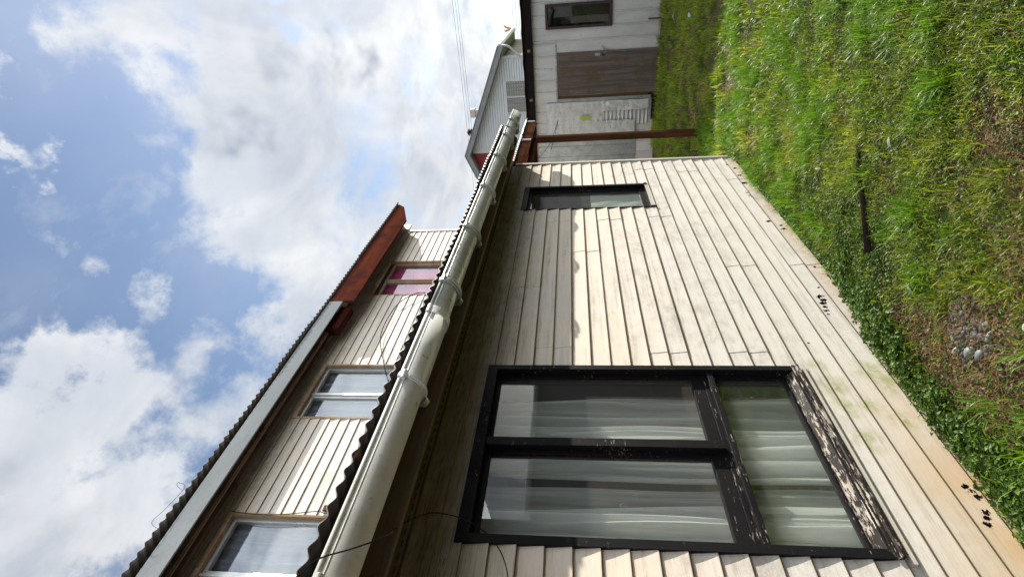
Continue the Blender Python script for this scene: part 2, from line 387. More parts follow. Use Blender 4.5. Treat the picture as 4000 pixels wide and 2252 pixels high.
M_gutfar = weathered('grey_gutter', (0.42, 0.45, 0.42), (0.54, 0.56, 0.53), 5, (1, .4, 1), 0.28, spots=(0.14, 0.13, 0.09), spot_scale=28, spot_amt=(0.58, 0.72), big=(0.34, 0.35, 0.29), bstr=0.15, metal=0.25)
M_red = wood('red_stained_board', (0.13, 0.036, 0.020), (0.072, 0.020, 0.014), (0.050, 0.020, 0.020), 'y', 0.6, 0.35)
M_greyf = weathered('grey_metal_fascia', (0.30, 0.32, 0.33), (0.25, 0.27, 0.28), 3, (1, .5, 1), 0.8, bstr=0.1, spec=0)
M_peach = weathered('peach_soffit', (0.30, 0.215, 0.15), (0.22, 0.155, 0.11), 5, rough=0.7)
M_wframe = wood('bare_wood_frame', (0.42, 0.30, 0.18), (0.30, 0.20, 0.12), (0.5, 0.44, 0.36), 'z', 0.7)
M_alu = weathered('aluminium', (0.55, 0.55, 0.54), (0.45, 0.45, 0.44), 6, rough=0.35, metal=0.6, bstr=0.05)
M_cable = weathered('black_cable', (0.018, 0.016, 0.015), (0.03, 0.026, 0.024), 20, rough=0.8, spec=0)
M_shed = weathered('aged_white_panel', (0.62, 0.625, 0.62), (0.50, 0.505, 0.495), 4, (1, 1, .35), 0.55, spots=(0.16, 0.14, 0.11), spot_scale=16, spot_amt=(0.62, 0.8), metal=0.1)
M_shedroof = weathered('dark_shed_edge', (0.010, 0.008, 0.009), (0.020, 0.014, 0.012), 9, rough=0.9, spec=0.1)
M_door = wood('weathered_plywood', (0.20, 0.165, 0.15), (0.11, 0.088, 0.080), (0.125, 0.105, 0.07), 'z', 0.85, 0.5)
M_galv = weathered('galvanised_metal', (0.36, 0.38, 0.39), (0.27, 0.30, 0.31), 8, rough=0.4, metal=0.5, spots=(0.12, 0.10, 0.08), spot_scale=20, spot_amt=(0.6, 0.75))
M_galvroof = weathered('pale_zinc_sheet', (0.34, 0.33, 0.31), (0.26, 0.25, 0.235), 8, rough=0.7, spec=0.2)
M_tin = weathered('dented_tin', (0.60, 0.61, 0.61), (0.46, 0.47, 0.465), 5, (1, 1, 3), 0.45, metal=0.2, spots=(0.12, 0.10, 0.08), spot_scale=26, spot_amt=(0.62, 0.72), bstr=0.9, bd=0.01)
M_maroon = weathered('maroon_frame', (0.055, 0.028, 0.034), (0.035, 0.018, 0.022), 12, rough=0.6)
M_timber = wood('stained_timber', (0.115, 0.050, 0.026), (0.060, 0.027, 0.016), (0.04, 0.025, 0.018), 'z', 0.75)
M_timbery = wood('stained_timber_beam', (0.12, 0.048, 0.024), (0.065, 0.028, 0.016), (0.04, 0.022, 0.015), 'y', 0.75)
M_gable = weathered('pale_blue_white_boards', (0.68, 0.69, 0.70), (0.60, 0.61, 0.62), 6, (.3, 1, 2), 0.6, spots=(0.16, 0.15, 0.15), spot_scale=18, spot_amt=(0.66, 0.76))
M_redwall = weathered('red_wall', (0.26, 0.025, 0.035), (0.22, 0.02, 0.03), 3, rough=0.6)
M_barge = weathered('grey_barge', (0.27, 0.27, 0.28), (0.23, 0.23, 0.24), 2, rough=0.5)
M_white = weathered('white_plastic', (0.62, 0.63, 0.63), (0.55, 0.56, 0.55), 9, rough=0.4, bstr=0.05)
M_brownpan = weathered('brown_ribbed_panel', (0.34, 0.31, 0.26), (0.16, 0.125, 0.11), 2.5, (1, 5, .3), 0.5, metal=0.2)
M_stone = weathered('concrete', (0.36, 0.30, 0.22), (0.28, 0.24, 0.18), 14, rough=0.95, bstr=0.6, bd=0.006, spots=(0.06, 0.045, 0.03), spot_scale=20, spot_amt=(0.5, 0.62))
M_rust = weathered('rusty_pipe', (0.12, 0.05, 0.025), (0.07, 0.035, 0.02), 18, rough=0.85)
M_stick = wood('dark_stick', (0.055, 0.040, 0.028), (0.032, 0.024, 0.018), None, 'y', 0.85)
M_paint = weathered('yellow_green_paint', (0.36, 0.42, 0.06), (0.42, 0.46, 0.12), 30, rough=0.7)

def pebble_mat():
    m, T = newmat('pebble')
    a = T.add('ShaderNodeAttribute', attribute_name='col').outputs[0]
    f = T.noise(T.pos(), 160, 4, 0.7); c = T.mix(0.5, a, T.mix(f, (0.1, 0.1, 0.1, 1), (0.7, 0.7, 0.7, 1)), 'OVERLAY')
    finish(T, c, 0.75, f, 0.2, 0.001); return m
def leaf_mat(name, trans=0.35, rough=0.45, spec=0.4):
    m, T = newmat(name)
    a = T.add('ShaderNodeAttribute', attribute_name='col').outputs[0]
    p = T.add('ShaderNodeBsdfPrincipled', {'Base Color': a, 'Roughness': rough, 'Specular IOR Level': spec})
    t = T.add('ShaderNodeBsdfTranslucent', {'Color': a}); mx = T.add('ShaderNodeMixShader', {0: trans, 1: p, 2: t})
    T.add('ShaderNodeOutputMaterial', {0: mx}); return m
M_leaf = leaf_mat('leaf', 0.4, 0.5, 0.3); M_blade = leaf_mat('grass_blade', 0.45, 0.42, 0.35); M_dry = leaf_mat('dry_straw', 0.15, 0.7, 0.2); M_peb = pebble_mat()

def soil_mat():
    m, T = newmat('soil')
    n = T.noise(T.pos(), 7, 6, 0.65); f = T.noise(T.pos(), 90, 5, 0.7); g = T.noise(T.pos(), 1.1, 3, 0.5)
    c = T.mix(T.ramp(n, 0.3, 0.7), (0.080, 0.046, 0.026, 1), (0.125, 0.082, 0.045, 1))
    c = T.mix(T.ramp(f, 0.55, 0.7), c, (0.19, 0.13, 0.07, 1)); c = T.mix(T.ramp(f, 0.45, 0.3), c, (0.04, 0.025, 0.015, 1))
    d = T.add('ShaderNodeVectorMath', {0: T.pos(), 1: (2, 4, 0)}, operation='DISTANCE').outputs['Value']
    c = T.mix(T.ramp(d, 12, 20), c, T.mix(n, (0.06, 0.09, 0.025, 1), (0.09, 0.12, 0.03, 1)))
    finish(T, c, 0.92, T.math('ADD', n, T.math('MULTIPLY', f, 0.5)), 0.7, 0.012, spec=0.2); return m
M_soil = soil_mat()

# ================================================================= HOUSE
P_ = 0.1016
house = root('house', (0, 0, 0), 'two storey house with cream lap siding, black framed windows and lean-to tin roof', 'house')

def siding(name, xb, y0, y1, z0, nb0, nb1, holes, joints, mat, ztop=9e9):
    """lap siding: boards nb0..nb1, each a curved face with a lip at the bottom; joints = list of (pair index, Y)"""
    mb = MB(); rows = [0, .06, .2, .35, .5, .65, .8, .92, 1.0]
    for b in range(nb0, nb1):
        zb = z0 + b*P_
        js = sorted([y for (pi, y) in joints if pi == b//2 and y0 < y < y1])
        ed = [y0] + js + [y1]
        for si in range(len(ed)-1):
            off = 0.0024*si
            ya, yb = ed[si], ed[si+1]
            if si > 0: ya -= 0.012
            prof = [(xb, zb-0.001), (xb+0.0115+off, zb-0.001)] + [(xb+off+0.0115*(1-t)**1.35, zb+t*P_) for t in rows[1:]]
            for i in range(len(prof)-1):
                zm = (prof[i][1]+prof[i+1][1])/2
                if zm > ztop: continue
                segs = [(ya, yb)]
                for (hy0, hy1, hz0, hz1) in holes:
                    if hz0 < zm < hz1:
                        ns = []
                        for (a, c) in segs:
                            if hy1 <= a or hy0 >= c: ns.append((a, c)); continue
                            if a < hy0: ns.append((a, hy0))
                            if c > hy1: ns.append((hy1, c))
                        segs = ns
                for (a, c) in segs:
                    k = max(1, int((c-a)/0.35)); 
                    for q in range(k):
                        u0 = a+(c-a)*q/k; u1 = a+(c-a)*(q+1)/k
                        mb.quad((prof[i][0], u0, prof[i][1]), (prof[i][0], u1, prof[i][1]), (prof[i+1][0], u1, prof[i+1][1]), (prof[i+1][0], u0, prof[i+1][1]))
                    if off > 0 and i > 0:   # visible overlap ends
                        for ye in (ya, yb):
                            if y0+.01 < ye < y1-.01 and (abs(ye-a) < 1e-6 or abs(ye-c) < 1e-6):
                                mb.quad((prof[i][0], ye, prof[i][1]), (prof[i][0]-.002, ye, prof[i][1]), (prof[i+1][0]-.002, ye, prof[i+1][1]), (prof[i+1][0], ye, prof[i+1][1]))
    return mb.build(name, mat, house)

LW = (1.24, 2.25, 0.452, 1.985); SW = (4.395, 4.925, 0.875, 1.975)
J = [(0, 4.145), (2, 5.13), (0, 2.44), (-2, 4.155), (-4, 4.195), (-4, 5.36), (-6, 5.255), (2, 3.33), (1, 3.09), (-3, 2.393), (-6, 3.34), (-8, 3.343), (-5, 2.397), (-2, 0.6), (1, 0.4), (-1, 3.6), (3, 4.4), (3, 2.2), (-8, 5.0)]
siding('siding', 0.0, -1.6, 5.602, 1.559, -16, 6, [LW, SW], J, M_side)
core = MB()
def ring(mb, x0, x1, Y0, Y1, Z0, Z1, hs):
    ys = sorted({Y0, Y1, *[h[0] for h in hs], *[h[1] for h in hs]})
    for a, c in zip(ys[:-1], ys[1:]):
        hh = [h for h in hs if h[0] <= a+1e-6 and h[1] >= c-1e-6]
        z = Z0
        for h in sorted(hh, key=lambda q: q[2]): mb.box(x0, x1, a, c, z, h[2]); z = h[3]
        mb.box(x0, x1, a, c, z, Z1)
ring(core, -0.10, -0.02, -1.6, 5.59, -0.3, 2.36, [LW, SW]); core.build('wall_frame', M_core, house)
# gable end return of the lower storey
gr = MB(); gr.box(-1.84, -0.021, 5.592, 5.60, -0.3, 2.40); gr.build('end_wall', M_trim, house)
fl = MB(); fl.box(-.015, .006, -1.6, 5.60, 2.1696, 2.236); fl.box(.0062, .011, -1.6, 5.6, 2.214, 2.234); fo = fl.build('nailing_flange', M_flange, house)
sl_ = MB()
y = -1.5
while y < 5.5:
    sl_.box(.0045, .0068, y, y+.028, 2.188, 2.1935); y += .052
sl_.box(.0045, .0075, -1.6, 5.6, 2.1697, 2.1765)
sl_.build('nail_slots', M_core, fo)
ct = MB(); ct.box(-.02, .024, 5.603, 5.643, -.075, 2.14); ct.build('corner_trim', M_trim, house, bevel=.002)
wt = MB(); wt.box(-.06, -.021, -1.6, 5.59, 2.2361, 2.39); wt.build('wall_plate', M_fascia, house)

# --- windows
def frame_ring(mb, x0, x1, Y0, Y1, Z0, Z1, t):
    tb, tt, tn, tf = t
    mb.box(x0, x1, Y0, Y1, Z1-tt, Z1); mb.box(x0, x1, Y0, Y1, Z0, Z0+tb)
    mb.box(x0, x1, Y0, Y0+tn, Z0+tb, Z1-tt); mb.box(x0, x1, Y1-tf, Y1, Z0+tb, Z1-tt)
def pane(name, x, Y0, Y1, Z0, Z1, parent, mat):
    mb = MB(); mb.box(x-.002, x+.002, Y0, Y1, Z0, Z1); return mb.build(name, mat, parent)
wn = MB(); frame_ring(wn, -.075, .016, 1.228, 2.262, .470, 1.995, (.002, .052, .038, .034))
lw = wn.build('window', M_black, house, bevel=.0025); lw['label'] = 'large black framed three pane window with white sheer curtains'
mb = MB(); mb.box(-.060, .004, 1.266, 2.228, .856, .884); mb.box(-.060, -.022, 1.266, 2.228, .884, .905); mb.build('transom', M_semi, lw, bevel=.003)
mb = MB(); mb.box(-.07, .008, 1.714, 1.762, .905, 1.943); mb.build('mullion', M_black, lw, bevel=.003)
mb = MB(); mb.prism([(-.06, 1.229, .425), (.030, 1.229, .436), (.030, 1.229, .448), (-.022, 1.229, .500), (-.06, 1.229, .505)], (0, 1.030, 0))
mb.box(.0165, .0245, 1.232, 2.258, .448, .470); mb.build('sill', M_peel, lw, bevel=.002)
mb = MB(); mb.box(.002, .019, 1.21, 2.275, .408, .4235); mb.build('sill_trim', M_trim, lw)
for (a, b, z0, z1, t) in [(1.762, 2.228, .905, 1.943, (.058, .020, .018, .018)), (1.266, 1.714, .905, 1.943, (.062, .026, .014, .022)), (1.266, 2.228, .505, .856, (.012, .010, .014, .02))]:
    mb = MB(); frame_ring(mb, -.058, -.024, a, b, z0, z1, t); sash = mb.build('sash', M_black, lw, bevel=.002)
    pane('pane', -.04, a+t[2], b-t[3], z0+t[0], z1-t[1], sash, M_glass)
def curtain(name, x, Y0, Y1, Z0, Z1, mat, parent, amp=.02, wl=.07, seed=0, sweep=0.0):
    r = random.Random(seed); ph = [r.random()*6 for _ in range(4)]
    def P(u, v):
        yy = Y0+(Y1-Y0)*u; z = Z0+(Z1-Z0)*v
        dx = .010*math.sin(z*6.5+yy*22+ph[1])*math.sin(yy*9+ph[2]) + amp*(math.sin(yy/wl*6.28+ph[0]+.6*math.sin(z*1.7+ph[1]))+.5*math.sin(yy/wl*14+ph[2]+z*.8))
        dy = .012*math.sin(z*2.3+ph[3]+u*4) + sweep*(1-v)**1.5*(u-.5)
        return (x+dx, yy+dy, z)
    mb = MB(); mb.sheet(P, 120, 22); o = mb.build(name, mat, parent, smooth=True); return o
curtain('curtain', -.125, 1.652, 2.165, .40, 2.05, M_curtB, lw, .018, .11, 1, .05)
curtain('curtain', -.112, 1.652, 1.90, .40, 2.05, M_curtA, lw, .036, .085, 2, .06)
curtain('curtain', -.125, .95, 1.604, .40, 2.05, M_curtB, lw, .015, .12, 3)
curtain('curtain', -.115, .95, 1.47, .40, 2.05, M_curtA, lw, .040, .10, 4, .10)
curtain('curtain', -.12, 2.285, 2.6, .40, 2.05, M_curtA, lw, .02, .08, 5)
# embroidered scrolls on the sheers
def scroll(cy, cz, r0, flip, mb):
    pts = []
    for k in range(34):
        t = k/33*2.4*PI; r = r0*(1-k/40)
        pts.append((-.075, cy+flip*r*math.cos(t), cz+r*math.sin(t)))
    mb.tube(pts, .0006, 4)
for a_ in ((1.93, 1.33, .022, 1), (1.87, 1.30, .017, -1), (1.47, 1.35, .02, 1), (1.52, 1.30, .015, -1), (1.32, 1.33, .02, -1)):
    mb = MB(); scroll(*a_, mb); mb.build('embroidery', M_white, lw)
sm = MB(); frame_ring(sm, -.065, .016, 4.378, 4.938, .885, 1.992, (.002, .050, .012, .030))
sw = sm.build('window', M_black, house, bevel=.002); sw['label'] = 'narrow tall black framed window near the far corner'
mb = MB(); frame_ring(mb, -.05, -.020, 4.39, 4.908, .887, 1.942, (.052, .022, .03, .04)); sash = mb.build('sash', M_black, sw, bevel=.002)
pane('pane', -.034, 4.42, 4.868, .939, 1.92, sash, M_glass)
mb = MB(); mb.box(-.0, .020, 4.915, 4.945, .862, .888); mb.build('frame_end', M_black, sw); mb = MB(); mb.box(-.0, .022, 4.372, 4.392, .840, .888); mb.build('frame_end', M_black, sw)
mb = MB(); mb.box(-.02, .014, 4.392, 4.915, .858, .884); mb.build('sill', M_trim, sw, bevel=.002)
mb = MB(); mb.sheet(lambda u, v: (-.062+.004*math.sin(v*9+u*14), 4.40+.50*u, .90+.48*v), 40, 20); mb.build('curtain', weathered('frosted_curtain', (.42, .46, .42), (.34, .38, .35), 9, rough=.8), sw, smooth=True)
rm = MB()
X0, X1, Y0, Y1, Z0, Z1 = -1.80, -.105, -1.5, 5.55, -.02, 2.34
rm.quad((X0, Y0, Z0), (X0, Y1, Z0), (X0, Y1, Z1), (X0, Y0, Z1)); rm.quad((X0, Y0, Z0), (X1, Y0, Z0), (X1, Y1, Z0), (X0, Y1, Z0)); rm.quad((X0, Y0, Z1), (X0, Y1, Z1), (X1, Y1, Z1), (X1, Y0, Z1))
rm.quad((X0, Y0, Z0), (X0, Y0, Z1), (X1, Y0, Z1), (X1, Y0, Z0)); rm.quad((X0, Y1, Z0), (X1, Y1, Z0), (X1, Y1, Z1), (X0, Y1, Z1))
rm.build('room_interior', M_inner, house)

# --- lower roof, fascia, gutter
def zedge(y): return 2.352 - .018*min(max(y-.9, -2), 2.6)
def corrugated(name, xe, xw, Y0, Y1, zfun, slope, mat, pitch=.075, amp=.009, parent=house, n=10, jag=0.004):
    r = random.Random(3); js = [r.uniform(-jag, jag) for _ in range(400)]
    ns = int((Y1-Y0)/pitch*n)+1
    def P(u, v):
        yy = Y0+(Y1-Y0)*u; a = amp*math.sin((yy-Y0)/pitch*2*PI); k = int((yy-Y0)/.82)
        x = xe+js[k]*2+(xw-xe)*v; return (x, yy, zfun(yy)+a+slope*abs(x-xe)+.002*(k % 2))
    mb = MB(); mb.sheet(P, ns, 4); o = mb.build(name, mat, parent, smooth=True)
    s = o.modifiers.new('s', 'SOLIDIFY'); s.thickness = .0015; return o
def sheet_mat(name, rustedge):
    m, T = newmat(name)
    bf = T.add('ShaderNodeNewGeometry').outputs['Backfacing']
    n = T.noise(T.pos(), 6, 5, .65); X = T.sep(T.pos())[0]
    up = T.mix(T.ramp(n, .4, .7), (.36, .36, .35, 1), (.24, .22, .20, 1)); N = T.sep(T.add('ShaderNodeNewGeometry').outputs['Normal'])[2]
    dn = T.mix(T.ramp(n, .56, .66), (.030, .022, .022, 1), (.13, .055, .022, 1))
    facing = T.add('ShaderNodeNewGeometry').outputs['True Normal']
    c = T.mix(bf, up, dn); finish(T, c, .55, n, .2, .002, metal=.2); return m
M_sheet = sheet_mat('roof_sheet', True)
def roofpair(name, xe, xw, Y0, Y1, zf, slope, pitch=.075, amp=.009, parent=house):
    """zinc sheet with its rusty painted underside as a second skin"""
    o = corrugated(name, xe, xw, Y0, Y1, lambda y: zf(y)+.0022, slope, M_zinc, pitch, amp, parent)
    o2 = corrugated('sheet_underside', xe-.001, xw, Y0, Y1, zf, slope, M_under, pitch, amp, o); o2.parent = o
    return o
roofpair('lower_roof', .335, -1.86, -1.6, 6.12, zedge, .16)
fb = MB(); fb.prism([(.272, -1.6, 2.117), (.272, 5.60, 2.100), (.272, 5.80, 2.156), (.272, 5.86, 2.215), (.272, 5.86, 2.285), (.272, -1.6, 2.320)], (.026, 0, 0)); fb.build('fascia_board', M_fascia, house)
for k in range(11): yy = -1.3+.68*k; rf = MB(); rf.prism([(.271, yy, 2.20), (.271, yy, 2.325), (-.02, yy, 2.37), (-.02, yy, 2.25)], (0, .045, 0)); rf.build('rafter', M_fascia, house)
GX, GR = .382, .073
def gz(y): return 2.246 - .0105*y
def gutter_piece(name, Y0, Y1, mat, rr):
    mb = MB(); ys = [Y0+(Y1-Y0)*k/12 for k in range(13)]
    prof = [(rr*math.cos(t), rr*math.sin(t)) for t in [PI+PI*k/22 for k in range(23)]]
    def P(u, v):
        yy = Y0+(Y1-Y0)*u; c = prof[min(int(round(v*22)), 22)]; return (GX+c[0], yy, gz(yy)-.004+c[1])
    mb.sheet(P, 13, 23); o = mb.build(name, mat, house, smooth=True); s = o.modifiers.new('s', 'SOLIDIFY'); s.thickness = .0025; s.offset = 0
    b = MB(); b.tube([(GX+rr+.001, yy, gz(yy)+.002) for yy in ys], .0085, 10)
    b.tube([(GX+rr-.0005, yy, gz(yy)-.017) for yy in ys], .0028, 6)
    b.build('rolled_bead', mat, o, smooth=True); return o
g1 = gutter_piece('gutter', -1.6, 2.16, M_gutnear, GR); g1['label'] = 'white near length of half round gutter'
g2 = gutter_piece('gutter', 2.10, 6.22, M_gutfar, GR-.004); g2['label'] = 'greyer far length of half round gutter'
def arc(mb, Y, rr, wid, th=.003, a0=PI*.98, a1=PI*2.02, n=20):
    pr = []
    for k in range(n+1):
        t = a0+(a1-a0)*k/n; pr.append((math.cos(t), math.sin(t)))
    z = gz(Y)-.004
    for k in range(n):
        c0, c1 = pr[k], pr[k+1]
        for (ra, rb) in ((rr, rr+th),):
            A = [(GX+c0[0]*ra, z+c0[1]*ra), (GX+c1[0]*ra, z+c1[1]*ra), (GX+c1[0]*rb, z+c1[1]*rb), (GX+c0[0]*rb, z+c0[1]*rb)]
            mb.prism([(p[0], Y-wid/2, p[1]) for p in A], (0, wid, 0))
def collar(Y, parent, mat, wid=.03, knob=True):
    mb = MB(); arc(mb, Y, GR+.001, wid, .006)
    mb.tube([(GX+GR+.004, Y-wid/2, gz(Y)+.001), (GX+GR+.004, Y+wid/2, gz(Y)+.001)], .0125, 10)
    mb.build('gutter_clip', mat, parent)
def bracket(Y, parent, mat):
    mb = MB(); z = gz(Y)
    arc(mb, Y, GR+.002, .012, .016, PI*1.02, PI*1.88)
    mb.tube([(GX+GR+.008, Y-.022, z-.012), (GX+GR+.010, Y+.022, z-.012)], .011, 10)
    mb.prism([(GX-GR-.02, Y-.006, z-.075), (GX-GR+.01, Y-.006, z-.095), (GX-.02, Y-.006, z-.079), (GX-.06, Y-.006, z-.045), (GX-GR-.02, Y-.006, z+.03)], (0, .012, 0))
    mb.build('gutter_bracket', mat, parent, bevel=.001)
for Y in (-.6, .79): bracket(Y, g1, M_gutnear)
for Y in (1.64,): collar(Y, g1, M_gutnear, .02); bracket(Y, g1, M_gutnear)
collar(2.13, g2, M_gutnear, .055)
for Y in (2.40, 3.08, 3.80, 4.55, 5.20, 5.78): collar(Y, g2, M_gutfar, .022); bracket(Y+.01, g2, M_gutfar)
collar(5.50, g2, M_gutfar, .022)

# --- upper storey
UX = -1.85
W1 = (6.045, 7.02, 3.10, 4.30); W2 = (3.742, 4.582, 3.05, 4.325); W3 = (1.55, 2.665, 3.05, 4.36)
siding('siding', UX, -1.6, 8.055, 3.72, -12, 8, [W1, W2, W3], [(0, 4.87), (1, 4.9), (2, 4.87), (-1, 4.87), (1, 5.42), (2, 5.42), (-2, 4.87), (3, 4.9)], M_side_u, 4.52)
core = MB(); ring(core, UX-.12, UX-.02, -1.6, 8.05, 2.3, 4.55, [W1, W2, W3]); core.build('wall_frame', M_core, house)
mb = MB(); mb.box(UX-4.2, UX-.021, 8.051, 8.06, -.3, 4.60); mb.build('end_wall', M_trim, house)
mb = MB(); mb.box(UX-.03, UX+.024, 8.06, 8.105, 2.4, 4.42); mb.build('corner_trim', M_trim, house, bevel=.002)
rm = MB(); X0, X1, Y0, Y1, Z0, Z1 = UX-3.6, UX-.125, -1.5, 8.0, 2.35, 4.52
rm.quad((X0, Y0, Z0), (X0, Y1, Z0), (X0, Y1, Z1), (X0, Y0, Z1)); rm.quad((X0, Y0, Z0), (X1, Y0, Z0), (X1, Y1, Z0), (X0, Y1, Z0)); rm.quad((X0, Y0, Z1), (X0, Y1, Z1), (X1, Y1, Z1), (X1, Y0, Z1))
rm.quad((X0, Y0, Z0), (X0, Y0, Z1), (X1, Y0, Z1), (X1, Y0, Z0)); rm.quad((X0, Y1, Z0), (X1, Y1, Z0), (X1, Y1, Z1), (X0, Y1, Z1)); rm.build('room_interior', M_inner, house)
def upper_window(W, label, fmat, cmat, mull, top_red=False):
    y0, y1, z0, z1 = W
    mb = MB(); frame_ring(mb, UX-.10, UX+.014, y0, y1, z0, z1, (.04, .045, .022, .022)); wo = mb.build('window', fmat, house, bevel=.002); wo['label'] = label
    if top_red:
        mb = MB(); mb.box(UX-.095, UX-.03, y0+.022, y1-.022, z1-.10, z1-.0455); mb.build('head_board', M_maroon, wo)
    zt = z1-.0455-(.055 if top_red else 0)
    for (a, b) in ((y0+.022, mull-.012), (mull+.012, y1-.022)):
        mb = MB(); frame_ring(mb, UX-.07, UX-.03, a, b, z0+.04, zt, (.03, .03, .028, .028)); s = mb.build('sash', fmat if top_red else M_alu, wo, bevel=.002)
        pane('pane', UX-.05, a+.028, b-.028, z0+.07, zt-.03, s, M_glass2)
    mb = MB(); mb.box(UX-.075, UX-.012, mull-.0118, mull+.0118, z0+.04, zt); mb.build('mullion', fmat if top_red else M_alu, wo, bevel=.002)
    curtain('curtain', UX-.12, y0+.02, y1-.02, z0, z1-.05, cmat, wo, .015, .12, int(y0*10))
    return wo
upper_window(W1, 'far upper window with bare wood frame and pink curtains', M_wframe, M_curtR, 6.50, True)
upper_window(W2, 'middle upper sliding window with pale curtains', M_wframe, M_curtU, 4.12)
upper_window(W3, 'nearest upper window reflecting the sky', M_wframe, M_curtU, 2.155)
def zu(y): return 4.545 + .014*max(0, (5.5-y)) - .006*max(0, y-5.5)
corrugated('upper_roof', -1.520, -4.6, -1.6, 8.60, zu, .32, M_galvroof, .078, .011)
mb = MB(); mb.box(-1.575, -1.560, -1.6, 5.46, 4.366, 4.53); mb.build('grey_fascia', M_greyf, house, bevel=.002)
mb = MB(); mb.prism([(-1.59, 5.47, 4.222), (-1.59, 7.93, 4.212), (-1.59, 8.47, 4.392), (-1.59, 8.58, 4.50), (-1.59, 8.58, 4.522), (-1.59, 5.47, 4.527)], (.032, 0, 0)); mb.build('red_fascia_board', M_red, house, bevel=.002)
mb = MB(); mb.box(-1.845, -1.576, -1.6, 8.05, 4.468, 4.480); mb.build('soffit', M_peach, house)
for (a_, b_) in ((-1.645, -1.60), (-1.73, -1.70), (-1.845, -1.80)):
    mb = MB(); mb.box(a_, b_, -1.6, 5.42 if b_ > -1.75 else 8.0, 4.425, 4.4675); mb.build('soffit_batten', wood('brown_batten', (.21, .15, .10), (.10, .07, .045), (.05, .035, .025), 'y'), house)
mb = MB(); mb.box(-1.74, -1.64, 5.0, 5.46, 4.27, 4.404); mb.build('rafter_tail', wood('dark_red_block', (.07, .018, .012), (.035, .012, .010), None, 'y'), house)
for k in range(2):
    pass
mb = MB(); mb.box(-1.84, -1.81, 8.106, 8.30, 4.26, 4.52); mb.build('barge_board', M_trim, house)
# terminal block on upper wall
tb = MB(); tb.box(UX+.013, UX+.03, 2.70, 2.75, 3.52, 3.575)
for k in range(4): tb.box(UX+.03, UX+.036, 2.703+k*.012, 2.71+k*.012, 3.53, 3.56)
tb.build('terminal_block', M_rust, house)

# ================================================================= cables
def cable(name, pts, r, label, cat='cable', mat=M_cable, group=None, base=None):
    ps = [Vector(p) for p in pts]; out = []
    for i in range(len(ps)-1):
        p0, p1, p2, p3 = ps[max(i-1, 0)], ps[i], ps[i+1], ps[min(i+2, len(ps)-1)]
        for k in range(8):
            t = k/8; out.append(.5*((2*p1)+(-p0+p2)*t+(2*p0-5*p1+4*p2-p3)*t*t+(-p0+3*p1-3*p2+p3)*t**3))
    out.append(ps[-1]); mb = MB(); mb.tube(out, r, 6)
    o = mb.build(name, mat, loc=ps[0]); return tag(o, label, cat, group)
cable('cable', [(.52, .70, 2.33), (.50, .78, 2.267), (.50, .832, 2.229), (.49, .873, 2.150), (.44, .95, 2.085), (.25, 1.12, 2.128), (.17, 1.22, 2.09), (.10, 1.283, 2.044), (.09, 1.257, 1.927), (.07, 1.19, 1.83), (.04, 1.10, 1.78), (.03, .95, 1.77), (.02, .6, 1.72)], .0022, 'thin black cable looping over the white gutter past the large window')
cable('cable', [(-1.70, 6.02, 3.25), (-1.79, 6.03, 3.45), (-1.79, 6.0, 3.62), (-1.80, 5.74, 3.80), (-1.80, 5.14, 3.822), (-1.80, 4.62, 3.646), (-1.79, 4.15, 3.40), (-1.75, 4.05, 3.1)], .005, 'dark cable drooping across the upper wall from the pink curtained window')
cable('cable', [(-1.80, 3.2, 3.05), (-1.80, 2.70, 3.45), (-1.81, 2.68, 3.62), (-1.82, 2.64, 4.0), (-1.82, 2.66, 4.33)], .0035, 'black cable running up beside the nearest upper window')
cable('wire', [(-1.50, 2.60, 4.60), (-1.47, 2.62, 4.64), (-1.49, 2.66, 4.66), (-1.51, 2.63, 4.60), (-1.49, 2.42, 4.61), (-1.48, 2.30, 4.63), (-1.50, 2.26, 4.56)], .0018, 'thin pink wire curled on the edge of the upper roof', 'wire', M_rust)
cable('wire', [(.302, 4.9, 2.20), (.305, 4.5, 2.15), (.304, 4.2, 2.185), (.303, 3.9, 2.20), (.303, 3.4, 2.16), (.305, 3.05, 2.145), (.306, 2.72, 2.12), (.303, 2.55, 2.14)], .002, 'loose thin wire sagging along the dark board under the gutter', 'wire')

# ================================================================= porch
porch = root('porch', (-.1, 6.9, 0), 'small lean-to porch with brown timber post beside the house corner', 'porch')
mb = MB(); mb.prism([(-.135, 6.93, -.12), (-.06, 6.93, -.12), (-.06, 6.93, 1.995), (-.135, 6.93, 1.985)], (0, .09, 0)); mb.build('post', M_timber, porch, bevel=.003)
mb = MB(); mb.box(-.14, -.10, 5.66, 7.04, 1.985, 2.055); mb.build('beam', M_timbery, porch, bevel=.003)
mb = MB(); mb.prism([(-.06, 5.65, 2.06), (-.06, 7.60, 2.02), (-.06, 7.66, 2.135), (-.06, 5.65, 2.185)], (.025, 0, 0)); mb.build('fascia_board', M_timbery, porch, bevel=.002)
po = corrugated('roof_sheet', -.005, -1.8, 5.66, 7.72, lambda y: 2.185-.012*(y-6), .10, M_galv, .076, .009, porch)
mb = MB()
mb.box(-.8, -.145, 5.70, 5.74, 2.0, 2.06); mb.build('cross_beam', M_timbery, porch)
mb = MB(); mb.box(-.9, -.145, 6.96, 7.0, 2.0, 2.055); mb.build('cross_beam', M_timbery, porch)
for Y in (6.72, 7.62):
    mb = MB(); mb.box(-.03, -.018, Y-.012, Y+.012, 2.045, 2.15); mb.box(-.034, .02, Y-.012, Y+.012, 2.150, 2.160); mb.build('gutter_hook', M_white, porch)
mb = MB(); mb.tube([(-.033, 6.12, 2.115), (-.005, 6.14, 2.105)], .006, 6); mb.build('peg', M_wframe, porch)
mb = MB(); mb.box(-.06, .0, 5.646, 5.67, 1.88, 2.06); mb.build('orange_batten', wood('orange_wood', (.38, .16, .06), (.30, .12, .05), None, 'z'), porch)

